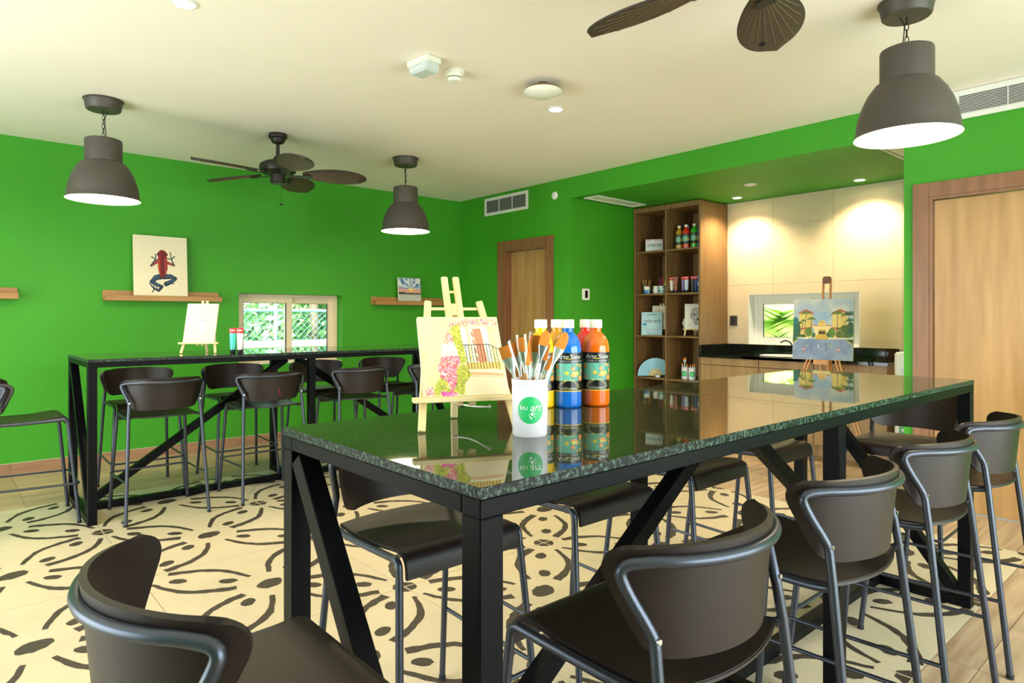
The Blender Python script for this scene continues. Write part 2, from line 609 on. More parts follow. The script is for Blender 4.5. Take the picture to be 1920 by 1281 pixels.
motifs = [motif(s) for s in range(3)]
tile_me = MB().box(-RDX / 2 + G, RDX / 2 - G, -RDY / 2 + G, RDY / 2 - G, -0.006, 0).mesh('patterned_tile', 'tile_cream')
for i in range(7):
    for j in range(5):
        t = obj('patterned_tile', tile_me, fl, (RX0 + (i + 0.5) * RDX, RY0 + (j + 0.5) * RDY, 0), (0, 0, PI * ((i + j) % 2)))
        obj('painted_motif', motifs[(i * 2 + j) % 3], t, (0, 0, 0.0004))

def planks(x0, x1, y0, y1):
    r0 = math.floor((y0 - 0.66) / 0.2); r1 = math.ceil((y1 - 0.66) / 0.2)
    c0 = math.floor((x0 - 0.466) / 1.265) - 1; c1 = math.ceil((x1 - 0.466) / 1.265) + 1
    for r in range(r0, r1):
        a, b = max(y0, 0.66 + r * 0.2), min(y1, 0.86 + r * 0.2)
        if b - a < 0.012:
            continue
        for c in range(c0, c1):
            xa, xb = 0.466 + c * 1.265, 0.466 + (c + 1) * 1.265
            if y0 < 1 and y1 < 6:
                xa += -0.146; xb += -0.146
            xa, xb = max(x0, xa), min(x1, xb)
            if xb - xa < 0.012:
                continue
            cx, cy = (xa + xb) / 2, (a + b) / 2
            MB().box(xa - cx + G, xb - cx - G, a - cy + G, b - cy - G, -0.006, 0).build('floor_plank', 'plank_wood', fl, loc=(cx, cy, 0))
planks(XL, XB - 0.001, RY1, YA)
planks(XL, XB - 0.001, YF, RY0)
planks(RX1, XB - 0.001, RY0, RY1)
planks(XB, XN, YN0, YN1)
planks(XL, RX0, RY0, RY1)

# ------------------------------------------------------------------ ceiling and walls
struct(MB().box(XL - 0.2, XN + 0.3, YF - 0.2, YA + 0.3, H, H + 0.15).build('ceiling', 'ceiling_paint'))
struct(MB().box(XB + 0.06, XN + 0.1, YN0, YN1, ZS, H - 0.001).build('ceiling_niche', 'green_paint'))
# back wall with the sliding window opening
AX0, AX1, AZ0, AZ1 = 2.30, 3.43, 0.81, 1.538
m = MB()
m.box(XL, AX0, YA, YA + 0.22, 0, H).box(AX1, XB + 0.15, YA, YA + 0.22, 0, H).box(AX0, AX1, YA, YA + 0.22, 0, AZ0).box(AX0, AX1, YA, YA + 0.22, AZ1, H)
struct(m.build('wall_back', 'green_paint'))
# right wall: part with the first door, end of the niche, part with the second door
D1, D2 = (5.164, 5.897, 2.09), (0.50, 1.456, 2.105)
m = MB()
def doorwall(m, ya, yb, d, x0, x1):
    m.box(x0, x1, ya, d[0], 0, H).box(x0, x1, d[1], yb, 0, H).box(x0, x1, d[0], d[1], d[2], H)
doorwall(m, YN1, YA, D1, XB, XB + 0.15)
doorwall(m, YF, YN0, D2, XB, XB + 0.15)
m.box(XB, XB + 0.06, YN0, YN1, ZS, H)
struct(m.build('wall_right', 'green_paint'))
struct(MB().box(XB + 0.15, XN + 0.1, YN1, YN1 + 0.15, 0, H).box(XB + 0.0005, XB + 0.15, YN1 - 0.0005, YN1, 0, ZS).build('wall_niche_left', 'green_paint'))
struct(MB().box(XB + 0.15, XN + 0.1, YN0 - 0.15, YN0, 0, H).build('wall_niche_right', 'green_paint'))
BY0, BY1, BZ0, BZ1 = 2.505, 3.655, 0.97, 1.542
m = MB()
m.box(XN, XN + 0.2, YN0, BY0, 0, ZS).box(XN, XN + 0.2, BY1, YN1, 0, ZS).box(XN, XN + 0.2, BY0, BY1, 0, BZ0).box(XN, XN + 0.2, BY0, BY1, BZ1, ZS)
wnb = struct(m.build('wall_niche_back', 'grout_light'))
for iy in range(5):
    for iz in range(2, 5):
        y0, y1 = 1.509 + iy * 0.622, 1.509 + (iy + 1) * 0.622
        z0, z1 = 1.033 + (iz - 2) * 0.617, 1.033 + (iz - 1) * 0.617
        if iz == 2:
            z0 = 0.985
        y0, y1, z0, z1 = max(y0, YN0), min(y1, 3.905), max(z0, 0.90), min(z1, ZS - 0.002)
        if y1 - y0 < 0.02 or z1 - z0 < 0.02:
            continue
        g = 0.0012; mm = MB()
        a0, a1, c0, c1 = y0 + g, y1 - g, z0 + g, z1 - g
        oy0, oy1, oz0, oz1 = max(a0, BY0), min(a1, BY1), max(c0, BZ0), min(c1, BZ1)
        if oy0 < oy1 and oz0 < oz1:
            rects = [(a0, oy0, c0, c1), (oy1, a1, c0, c1), (oy0, oy1, c0, oz0), (oy0, oy1, oz1, c1)]
        else:
            rects = [(a0, a1, c0, c1)]
        ok = False
        for q in rects:
            if q[1] - q[0] > 0.004 and q[3] - q[2] > 0.004:
                mm.box(XN - 0.008, XN, q[0], q[1], q[2], q[3]); ok = True
        if ok:
            mm.build('wall_tile', 'wall_tile', wnb)
# walls behind the camera, each with a wide glass door opening
m = MB()
m.box(XL, 0.4, YF - 0.15, YF, 0, H).box(4.8, XB + 0.15, YF - 0.15, YF, 0, H).box(0.4, 4.8, YF - 0.15, YF, 2.35, H)
struct(m.build('wall_front', 'green_paint'))
m = MB()
m.box(XL - 0.15, XL, YF, 1.4, 0, H).box(XL - 0.15, XL, 5.4, YA, 0, H).box(XL - 0.15, XL, 1.4, 5.4, 2.35, H)
struct(m.build('wall_left', 'green_paint'))
def glazed(name, along, a0, a1, c):
    w = bpy.data.objects.new(name, None); COL.objects.link(w); struct(w)
    n = 4
    for k in range(n + 1):
        p = a0 + (a1 - a0) * k / n
        q = MB()
        if along == 'x':
            q.box(p - 0.03, p + 0.03, c - 0.12, c - 0.06, 0, 2.35)
        else:
            q.box(c - 0.12, c - 0.06, p - 0.03, p + 0.03, 0, 2.35)
        q.build('window_frame', 'white_metal', w)
    for k in range(n):
        p0 = a0 + (a1 - a0) * k / n; p1 = a0 + (a1 - a0) * (k + 1) / n
        q = MB()
        if along == 'x':
            q.box(p0, p1, c - 0.095, c - 0.09, 0, 2.35)
        else:
            q.box(c - 0.095, c - 0.09, p0, p1, 0, 2.35)
        q.build('pane', 'window_glass', w)
glazed('window_3', 'x', 0.4, 4.8, YF)
glazed('window_4', 'y', 1.4, 5.4, XL)

# tiled baseboards, piece by piece
bb = struct(MB().box(XL, XB, YA - 0.004, YA, 0, 0.088).build('baseboard_back', 'grout_light'))
x = 0.466 - 3 * 1.265
while x < XB:
    a, b = max(x, XL), min(x + 1.265, XB)
    if b - a > 0.05:
        MB().box(-(b - a) / 2 + 0.0015, (b - a) / 2 - 0.0015, -0.012, 0, 0.001, 0.086).build('baseboard_piece', 'baseboard_wood', bb, loc=((a + b) / 2, YA, 0))
    x += 1.265
bb = struct(MB().box(XB - 0.004, XB, 4.8, 5.06, 0, 0.088).box(XB - 0.004, XB, 6.0, YA, 0, 0.088).build('baseboard_right', 'grout_light'))
for a, b in ((4.80, 5.058), (6.0, YA - 0.012)):
    MB().box(-0.012, 0, a + 0.001, b - 0.001, 0.001, 0.086).build('baseboard_piece', 'baseboard_wood', bb, loc=(XB, 0, 0))

# ------------------------------------------------------------------ windows and doors
def frame_x(m, x0, x1, z0, z1, w, y0, y1):
    m.box(x0, x0 + w, y0, y1, z0, z1).box(x1 - w, x1, y0, y1, z0, z1).box(x0 + w, x1 - w, y0, y1, z0, z0 + w).box(x0 + w, x1 - w, y0, y1, z1 - w, z1)
    return m
def frame_y(m, y0, y1, z0, z1, w, x0, x1):
    m.box(x0, x1, y0, y0 + w, z0, z1).box(x0, x1, y1 - w, y1, z0, z1).box(x0, x1, y0 + w, y1 - w, z0, z0 + w).box(x0, x1, y0 + w, y1 - w, z1 - w, z1)
    return m
w1 = bpy.data.objects.new('window_1', None); COL.objects.link(w1); struct(w1)
yb = YA + 0.125
frame_x(MB(), AX0, AX1, AZ0, AZ1, 0.032, yb, yb + 0.085).build('window_frame', 'beige_frame', w1, bev=0.002)
for a, b, dy in ((AX0 + 0.03, 2.91, 0.0), (2.845, AX1 - 0.03, 0.036)):
    s = frame_x(MB(), a, b, AZ0 + 0.03, AZ1 - 0.03, 0.062, yb + 0.012 + dy, yb + 0.042 + dy).build('sash', 'beige_frame', w1, bev=0.002)
    frame_x(MB(), a + 0.06, b - 0.06, AZ0 + 0.09, AZ1 - 0.09, 0.006, yb + 0.016 + dy, yb + 0.036 + dy).build('gasket', 'dark_gap', s)
    MB().box(a + 0.06, b - 0.06, yb + 0.025 + dy, yb + 0.029 + dy, AZ0 + 0.09, AZ1 - 0.09).build('pane', 'window_glass', s)
    if dy > 0:
        MB().box(2.868, 2.884, yb + 0.030, yb + 0.047, 1.10, 1.22).build('handle', 'shelf_wood', s, bev=0.003)
MB().box(AX0, AX1, YA + 0.004, yb, AZ0 - 0.002, AZ0 + 0.004).build('sill', 'white_paint', w1)

w2 = bpy.data.objects.new('window_2', None); COL.objects.link(w2); struct(w2)
xb = XN + 0.105
m = MB()
m.box(XN - 0.007, xb, BY0 - 0.001, BY0 + 0.006, BZ0, BZ1).box(XN - 0.007, xb, BY1 - 0.006, BY1 + 0.001, BZ0, BZ1)
m.box(XN - 0.007, xb, BY0, BY1, BZ0, BZ0 + 0.006).box(XN - 0.007, xb, BY0, BY1, BZ1 - 0.006, BZ1)
m.build('reveal_lining', 'white_paint', w2)
frame_y(MB(), BY0, BY1, BZ0, BZ1, 0.05, xb, xb + 0.06).build('window_frame', 'white_metal', w2, bev=0.002)
for a, b, dx in ((3.02, BY1 - 0.045, 0.0), (BY0 + 0.045, 3.08, 0.03)):
    s = frame_y(MB(), a, b, BZ0 + 0.045, BZ1 - 0.045, 0.062, xb + 0.005 + dx, xb + 0.03 + dx).build('sash', 'white_metal', w2, bev=0.002)
    frame_y(MB(), a + 0.06, b - 0.06, BZ0 + 0.105, BZ1 - 0.105, 0.005, xb + 0.01 + dx, xb + 0.026 + dx).build('gasket', 'dark_gap', s)
    MB().box(xb + 0.016 + dx, xb + 0.02 + dx, a + 0.06, b - 0.06, BZ0 + 0.105, BZ1 - 0.105).build('pane', 'window_glass', s)

def door(name, d, leaf_in, casing, handle_side):
    r = bpy.data.objects.new(name, None); COL.objects.link(r); struct(r)
    y0, y1, z1 = d
    c = casing
    MB().box(XB - 0.018, XB, y0 - c, y0, 0, z1 + c).build('casing', 'casing_wood', r, bev=0.002)
    MB().box(XB - 0.018, XB, y1, y1 + c, 0, z1 + c).build('casing', 'casing_wood', r, bev=0.002)
    MB().box(XB - 0.0179, XB, y0, y1, z1, z1 + c).build('casing', 'casing_wood', r, bev=0.002)
    m = MB()
    m.box(XB - 0.012, XB + 0.15, y0, y0 + 0.02, 0, z1).box(XB - 0.012, XB + 0.15, y1 - 0.02, y1, 0, z1).box(XB - 0.012, XB + 0.15, y0 + 0.02, y1 - 0.02, z1 - 0.02, z1)
    m.build('jamb', 'casing_wood', r, bev=0.002)
    MB().box(XB + leaf_in, XB + leaf_in + 0.04, y0 + 0.024, y1 - 0.024, 0.008, z1 - 0.025).build('door_leaf', 'door_wood', r, bev=0.003)
    m = MB(); hy = y0 + 0.09 if handle_side < 0 else y1 - 0.09
    xx = XB + leaf_in
    m.lathe([(0, 0), (0.024, 0), (0.024, 0.006), (0.010, 0.010), (0.010, 0.045), (0, 0.045)], 14)
    k = m.mesh('lever', 'white_metal', 40)
    for v in k.vertices:
        x_, y_, z_ = v.co
        v.co = (xx - z_, hy + y_, 1.0 + x_)
    obj('door_handle', k, r)
    return r
door('door_1', D1, 0.09, 0.105, -1)
door('door_2', D2, 0.012, 0.098, -1)

# ------------------------------------------------------------------ bar tables
mat('frame_black', S(10, 10, 12), 0.42, spec=0.10, var=0.1, scale=14, rvar=0.06)
def granite(name, rough, lo, hi, hi_pos, lo_pos=0.46, spec=0.5):
    m = bpy.data.materials.new(name); m.use_nodes = True
    nt = m.node_tree; b = nt.nodes['Principled BSDF']
    tc = nt.nodes.new('ShaderNodeTexCoord')
    n1 = nt.nodes.new('ShaderNodeTexNoise'); n1.inputs['Scale'].default_value = 105; n1.inputs['Detail'].default_value = 4; n1.inputs['Roughness'].default_value = 0.7
    mp = nt.nodes.new('ShaderNodeMapping'); mp.inputs['Scale'].default_value = (1.0, 1.6, 1.0); mp.inputs['Rotation'].default_value = (0, 0, 0.5)
    nt.links.new(tc.outputs['Object'], mp.inputs[0]); nt.links.new(mp.outputs[0], n1.inputs['Vector'])
    v1 = nt.nodes.new('ShaderNodeTexVoronoi'); v1.inputs['Scale'].default_value = 130
    nt.links.new(tc.outputs['Object'], v1.inputs['Vector'])
    ad = nt.nodes.new('ShaderNodeMath'); ad.operation = 'MULTIPLY_ADD'; ad.inputs[1].default_value = 0.25
    nt.links.new(v1.outputs['Distance'], ad.inputs[0]); nt.links.new(n1.outputs['Fac'], ad.inputs[2])
    rp = nt.nodes.new('ShaderNodeValToRGB')
    e = rp.color_ramp.elements
    e[0].position = lo_pos; e[0].color = lo; e[1].position = hi_pos; e[1].color = hi
    nt.links.new(ad.outputs[0], rp.inputs[0]); nt.links.new(rp.outputs[0], b.inputs['Base Color'])
    b.inputs['Roughness'].default_value = rough
    b.inputs['Specular IOR Level'].default_value = spec
    MATS[name] = m
granite('granite_polished', 0.025, S(11, 15, 9), S(86, 92, 62), 0.90, 0.44)
granite('granite_edge', 0.35, S(4, 8, 6), S(100, 122, 108), 0.90, 0.60, 0.2)

def bar_table(label, x0, x1, y0, y1, zt):
    cx, cy = (x0 + x1) / 2, (y0 + y1) / 2
    t = thing('bar_table', label, 'table', (cx, cy, 0), group='long granite bar tables')
    hx, hy = (x1 - x0) / 2, (y1 - y0) / 2
    P = 0.05; zr = zt - 0.02
    for a, b in ((-hx, -0.0008), (0.0008, hx)):
        me = MB().box(a, b, -hy, hy, zr, zt).mesh('tabletop', ['granite_polished', 'granite_edge'], bev=0.0012, seg=1)
        for p in me.polygons:
            p.material_index = 0 if abs(p.normal.z) > 0.9 else 1
        obj('tabletop', me, t)
    i = 0.001
    for px in (-hx + i, -P / 2, hx - P - i):
        for py in (-hy + i, hy - P - i):
            MB().box(px, px + P, py, py + P, 0, zr - 0.032).build('leg', 'frame_black', t, bev=0.002, seg=1)
    for py in (-hy + i, hy - P - i):
        MB().box(-hx + i, hx - i, py, py + P, zr - 0.032, zr).build('top_rail', 'frame_black', t, bev=0.002, seg=1)
    for px in (-hx + i, -P / 2, hx - P - i):
        MB().box(px, px + P, -hy + P + i, hy - P - i, zr - 0.032, zr).build('top_rail', 'frame_black', t, bev=0.002, seg=1)
        MB().box(px, px + P, -hy + P + i, hy - P - i, 0, 0.045).build('floor_rail', 'frame_black', t, bev=0.002, seg=1)
    for a, b in ((-hx + P, -P / 2), (P / 2, hx - P)):
        MB().box(a, b, -P / 2, P / 2, 0, 0.045).build('floor_rail', 'frame_black', t, bev=0.002, seg=1)
        MB().box(a, b, -P / 2, P / 2, zr - 0.032, zr).build('top_rail', 'frame_black', t, bev=0.002, seg=1)
    # central truss and end diagonals
    MB().bar((-hx + P + 0.02, 0, 0.06), (-P / 2 - 0.02, 0, zr - 0.05), P, P).build('diagonal_brace', 'frame_black', t, bev=0.002, seg=1)
    MB().bar((hx - P - 0.02, 0, 0.06), (P / 2 + 0.02, 0, zr - 0.05), P, P).build('diagonal_brace', 'frame_black', t, bev=0.002, seg=1)
    for px in (-hx + P / 2 + i, hx - P / 2 - i):
        MB().bar((px, -hy + P + 0.015, 0.06), (px, hy - P - 0.02, zr - 0.05), P * 0.98, P, up=(0, -1, 1)).build('diagonal_brace', 'frame_black', t, bev=0.002, seg=1)
    return t
T1 = 1.008; T2 = 1.027
bar_table('dark green granite bar table nearest the camera, carrying paint bottles and brushes', 0.655, 3.465, 0.819, 1.61, T1)
bar_table('dark granite bar table along the green wall under the wall shelves', 0.705, 3.61, 4.735, 5.53, T2)

# ------------------------------------------------------------------ stools
mat('stool_shell', S(37, 28, 25), 0.40, spec=0.34, var=0.05, scale=30, bump=0.12, bscale=900)
mat('stool_frame', S(70, 74, 84), 0.34, metal=0.7, var=0.04, scale=20)
mat('rubber', S(24, 24, 26), 0.7)
mat('steel', S(190, 190, 188), 0.25, metal=1.0, var=0.03)

def stool_proto():
    t = thing('bar_stool', '', 'stool')
    r = 0.0108
    R, yc = 0.264, 0.046
    zt = 0.866
    for s in (-1, 1):
        # front leg and seat rail
        MB().tube([(s * 0.242, 0.25, 0.012), (s * 0.210, 0.196, 0.600)], r, 10, caps=True).build('leg', 'stool_frame', t, smooth=40)
        pr = smooth_path([(s * 0.210, 0.196, 0.598), (s * 0.2085, 0.191, 0.652), (s * 0.207, 0.14, 0.648), (s * 0.206, -0.10, 0.642), (s * 0.205, -0.165, 0.648), (s * 0.2125, -0.178, 0.660)], 3)
        MB().tube(pr, r * 0.95, 10).build('seat_rail', 'stool_frame', t, smooth=40)
        # rear leg up to the kink
        MB().tube([(s * 0.242, -0.25, 0.012), (s * 0.2125, -0.178, 0.66), (s * 0.207, -0.167, 0.735)], r, 10).build('leg', 'stool_frame', t, smooth=40)
        for fy in (0.25, -0.25):
            MB().lathe([(0, 0), (0.0118, 0), (0.0125, 0.004), (0.0118, 0.016), (0, 0.016)], 10, (s * 0.242, fy, 0)).build('foot_cap', 'rubber', t, smooth=40)
        q = MB().lathe([(0, 0.0), (0.005, 0.0), (0.0055, -0.002), (0.0055, -0.004)], 10)
        me = q.mesh('screw', 'steel', 40)
        obj('screw', me, t, (s * 0.2075, -0.1775, 0.748), (PI / 2 - 0.1, 0, 0))
    # hoop behind the backrest, one bent tube
    pts = [(0.207, -0.167, 0.733), (0.2065, -0.163, 0.752), (0.238, -0.126, zt - 0.035), (0.243, -0.118, zt)]
    Rt = R + 0.019
    for k in range(1, 14):
        th = 0.91 - 1.82 * k / 14
        pts.append((Rt * math.sin(th), yc - Rt * math.cos(th), zt + 0.006))
    pts += [(-x, y, z) for x, y, z in reversed(pts[:4])]
    MB().tube(smooth_path(pts, 2), r, 10).build('back_frame', 'stool_frame', t, smooth=60)
    # footrest: front bar that wraps round the front legs and runs back to the rear legs
    fp = [(0.2365, -0.222, 0.262), (0.2375, -0.05, 0.255), (0.2385, 0.20, 0.25), (0.238, 0.248, 0.25), (0.205, 0.252, 0.25)]
    fp = fp + [(-x, y, z) for x, y, z in reversed(fp)]
    MB().tube(smooth_path(fp, 2), 0.0068, 8).build('footrest', 'stool_frame', t, smooth=60)
    # seat: dished sheet with a rolled front edge
    prof = [(-0.172, 0.648), (-0.12, 0.643), (-0.04, 0.641), (0.05, 0.645), (0.11, 0.652), (0.15, 0.656), (0.172, 0.655), (0.188, 0.649), (0.198, 0.638), (0.203, 0.624), (0.2045, 0.606), (0.205, 0.592)]
    g = []
    for i, (y, z) in enumerate(prof):
        row = []
        n = 16
        hw = 0.192 + 0.004 * (y + 0.17) / 0.37
        for j in range(n + 1):
            u = -1 + 2 * j / n
            yy = y
            if i <= 2:
                yy = y - (0.040, 0.018, 0.004)[i] * (1 - u * u)
            dish = -0.012 * (1 - u * u) * max(0.0, 1 - abs(y + 0.03) / 0.19)
            row.append((hw * u, yy, z + dish + 0.008))
        g.append(row)
    MB().sheet(g, 0.010).build('seat', 'stool_shell', t, smooth=50, bev=0.0025, seg=2)
    # backrest: curved plate, wider at the top, round corners
    nu, nv = 30, 24
    g = []
    for i in range(nv):
        v = 0.5 - 0.5 * math.cos(PI * i / (nv - 1))
        z = 0.697 + 0.203 * v
        row = []
        for j in range(nu + 1):
            u = -1 + 2 * j / nu
            # half arc length: bottom 0.185, top 0.30 with rounded corners
            hw = 0.194 + 0.124 * (v ** 0.85)
            if v > 0.72:
                k = (v - 0.72) / 0.28; hw -= 0.066 * (1 - math.sqrt(max(0, 1 - k * k * 0.995)))
            if v < 0.14:
                k = (0.14 - v) / 0.14; hw -= 0.036 * (1 - math.sqrt(max(0, 1 - k * k * 0.995)))
            sarc = u * hw
            th = sarc / R
            top = -0.012 * (abs(u) ** 2.5) * v
            lean = -0.020 * (v - 0.5)
            row.append((R * math.sin(th), yc - R * math.cos(th) + lean, z + top))
        g.append(row)
    MB().sheet(g, 0.011).build('backrest', 'stool_shell', t, smooth=50, bev=0.003, seg=2)
    return t

STOOLS = [
    # x, y, turn, label, group
    (1.10, 0.82, 0.0, 'bar stool on the camera side of the near table, largest of the four there', 'stools on the camera side of the near table'),
    (1.77, 0.82, 0.0, 'second bar stool from the camera on the right long side of the near table', 'stools on the camera side of the near table'),
    (2.445, 0.82, 0.0, 'third bar stool from the camera on the right long side of the near table', 'stools on the camera side of the near table'),
    (3.107, 0.82, 0.0, 'farthest bar stool on the right long side of the near table, before the wooden door', 'stools on the camera side of the near table'),
    (0.389, 1.104, -PI / 2, 'bar stool at the near end of the table, backrest at the bottom left corner', None),
    (3.725, 1.187, PI / 2, 'bar stool at the far end of the near table, facing the camera', None),
    (1.11, 1.655, PI, 'bar stool tucked behind the near table, beneath the balcony painting', 'stools tucked behind the near table'),
    (1.77, 1.655, PI, 'second bar stool tucked behind the near table, seat seen under the paint bottles', 'stools tucked behind the near table'),
    (2.44, 1.655, PI, 'third bar stool tucked behind the near table, seat below the bookcase reflection', 'stools tucked behind the near table'),
    (3.07, 1.655, PI, 'farthest bar stool tucked behind the near table, towards the kitchen counter', 'stools tucked behind the near table'),
    (1.12, 4.82, 0.0, 'leftmost bar stool on the front side of the wall table', 'stools on the front side of the wall table'),
    (1.82, 4.815, 0.0, 'second bar stool on the front of the wall table, a red scratch on its back', 'stools on the front side of the wall table'),
    (2.54, 4.815, 0.0, 'third bar stool from the left on the front side of the wall table', 'stools on the front side of the wall table'),
    (3.24, 4.815, 0.0, 'rightmost bar stool on the front of the wall table, half hidden by the balcony painting', 'stools on the front side of the wall table'),
    (1.17, 5.555, PI, 'leftmost bar stool behind the wall table, below the frog canvas', 'stools between the wall table and the green wall'),
    (1.868, 5.52, PI, 'second bar stool behind the wall table, below the jellyfish easel and tubes', 'stools between the wall table and the green wall'),
    (2.60, 5.52, PI, 'third bar stool behind the wall table, below the sliding window', 'stools between the wall table and the green wall'),
    (3.27, 5.50, PI, 'rightmost bar stool behind the wall table, right of the sliding window', 'stools between the wall table and the green wall'),
    (0.43, 5.106, -PI / 2, 'bar stool at the left end of the wall table, cut by the picture edge', None),
]
proto = stool_proto()
for k, (x, y, rz, lab, grp) in enumerate(STOOLS):
    if k == 0:
        s = proto; s.location = (x, y, 0); s.rotation_euler = (0, 0, rz); s['label'] = lab; s['group'] = grp
    else:
        s = dup(proto, lab, (x, y, 0), rz, grp)
        if not grp and 'group' in s:
            del s['group']
    if 'scratch' in lab:
        mat('red_mark', S(150, 30, 36), 0.6)
        th = 0.12; Rr = 0.264 + 0.0072
        pts = []
        for v in range(5):
            a = th - 0.05 * (v / 4); z = 0.725 + 0.06 * v / 4
            pts.append((Rr * math.sin(a), 0.046 - Rr * math.cos(a) - 0.02 * ((z - 0.697) / 0.203 - 0.5), z))
        MB().tube(pts, [0.0012, 0.003, 0.003, 0.0025, 0.0008], 5).build('scratch', 'red_mark', s)['label'] = 'thin red paint scratch'

# ------------------------------------------------------------------ pendant lamps
mat('lamp_grey', S(72, 66, 60), 0.5, var=0.03)
mat('lamp_inner', S(245, 238, 225), 0.5, var=0.01)
WARM = (1.0, 0.80, 0.52)
mat('lamp_glow', S(255, 240, 215), 0.5, emit=(1.0, 0.82, 0.55, 1), estr=27.0)
mat('chain_black', S(38, 36, 36), 0.45, metal=0.6)
def pendant(label, x, y, ztop, rz):
    t = thing('pendant_lamp', label, 'lamp', (x, y, 0), rz, 'dark grey bell pendant lamps')
    # ceiling cup
    MB().lathe([(0, H - 0.002), (0.123, H - 0.002), (0.123, H - 0.008), (0.116, H - 0.012), (0.106, H - 0.068), (0.100, H - 0.074), (0, H - 0.075)], 36).build('ceiling_cup', 'lamp_grey', t, smooth=40)
    # chain
    z = H - 0.07; k = 0
    m = MB()
    while z > ztop + 0.01:
        pts = []
        for a in range(10):
            an = 2 * PI * a / 10
            u = 0.008 * math.cos(an); v = 0.019 * math.sin(an)
            pts.append((u, 0, z - 0.019 + v) if k % 2 else (0, u, z - 0.019 + v))
        m.tube(pts, 0.0022, 5, closed=True)
        z -= 0.031; k += 1
    m.build('chain', 'chain_black', t, smooth=60)
    cord = [(0.03, 0, H - 0.072), (0.016, 0.004, H - 0.10), (0.010, 0.006, (H + ztop) / 2), (0.012, -0.004, ztop + 0.05), (0.022, 0, ztop)]
    MB().tube(smooth_path(cord, 3), 0.0028, 6).build('cord', 'chain_black', t, smooth=60)
    z0 = ztop
    outer = [(0, z0), (0.100, z0 - 0.001), (0.111, z0 - 0.006), (0.114, z0 - 0.016), (0.114, z0 - 0.158), (0.118, z0 - 0.163), (0.134, z0 - 0.168), (0.140, z0 - 0.176),
             (0.166, z0 - 0.212), (0.190, z0 - 0.262), (0.207, z0 - 0.315), (0.216, z0 - 0.365), (0.220, z0 - 0.405), (0.226, z0 - 0.412), (0.227, z0 - 0.418)]
    sh = MB().lathe(outer, 48).build('shade', 'lamp_grey', t, smooth=35)
    inner = [(0.224, z0 - 0.418), (0.216, z0 - 0.405), (0.212, z0 - 0.365), (0.203, z0 - 0.315), (0.186, z0 - 0.262), (0.160, z0 - 0.212), (0.130, z0 - 0.18), (0, z0 - 0.175)]
    MB().lathe(inner, 48).lathe([(0.227, z0 - 0.418), (0.224, z0 - 0.418)], 48).build('inner_lining', 'lamp_inner', sh, smooth=35)
    MB().lathe([(0, z0 - 0.398), (0.2155, z0 - 0.398)], 40).build('diffuser', 'lamp_glow', t)['label'] = 'glowing warm white lamp opening'
    return t
pendant('dark grey bell pendant lamp hanging left above the wall table', 0.872, 5.239, 2.515, 0.2)
pendant('smallest looking bell pendant lamp, hanging near the back right corner', 3.316, 5.265, 2.515, 1.2)
pendant('largest looking bell pendant lamp, hanging top right before the wooden door', 3.464, 1.088, 2.562, 2.1)

# ------------------------------------------------------------------ ceiling fans with palm leaf blades
mat('fan_metal', S(40, 36, 32), 0.42, metal=0.3, var=0.08)
mat('fan_blade', S(66, 54, 42), 0.55, var=0.12, scale=20)
mat('fan_rib', S(104, 86, 64), 0.5, var=0.1)
mat('fan_dark_rib', S(46, 38, 30), 0.55, var=0.1)
def blade_meshes():
    """blade along +X from x=0.20 to 0.70, slightly cupped, with radiating ribs"""
    L0, L1 = 0.195, 0.705
    nu, nv = 22, 14
    def hw(u):
        s = u
        return 0.132 * (math.sin(PI * min(1, s * 0.95 + 0.05)) ** 0.5) * (0.74 + 0.42 * s) if s < 1 else 0.0
    def pos(u, v):
        x = L0 + (L1 - L0) * u
        w = hw(u) * v
        return (x, w, 0.012 * (v * v) - 0.010 * u * u)
    g = [[pos(max(0.001, min(0.999, 0.5 - 0.5 * math.cos(PI * i / nu))), -1 + 2 * j / nv) for j in range(nv + 1)] for i in range(nu + 1)]
    bl = MB().sheet(g, 0.007).mesh('blade', 'fan_blade', 50)
    m = MB()
    for k in range(-14, 15):
        a = k * 0.105
        pts = []
        for i in range(9):
            d = 0.06 + 0.50 * i / 8
            x = L0 + d * math.cos(a) - 0.05; y = d * math.sin(a) * 0.75
            u = (x - L0) / (L1 - L0)
            if u < 0.02 or u > 0.985 or abs(y) > hw(u) * 0.97:
                continue
            v = y / hw(u)
            pts.append((x, y, 0.012 * v * v - 0.010 * u * u - 0.004))
        if len(pts) > 1:
            m.tube(pts, 0.0019, 4, caps=False)
    rb = m.mesh('ribs', 'fan_rib')
    m = MB()
    cs = [max(0.001, min(0.999, 0.5 - 0.5 * math.cos(PI * i / 24))) for i in range(25)]
    ring = [pos(q, 1) for q in cs] + [pos(q, -1) for q in reversed(cs)]
    m.tube(ring, 0.0042, 6, closed=True)
    rim = m.mesh('rim', 'fan_dark_rib', 60)
    m = MB()
    m.box(0.10, 0.26, -0.016, 0.016, -0.012, -0.004).box(0.20, 0.26, -0.035, 0.035, -0.012, -0.005)
    br = m.mesh('blade_bracket', 'fan_metal', None, 0.002)
    return bl, rb, rim, br
BLM = blade_meshes()
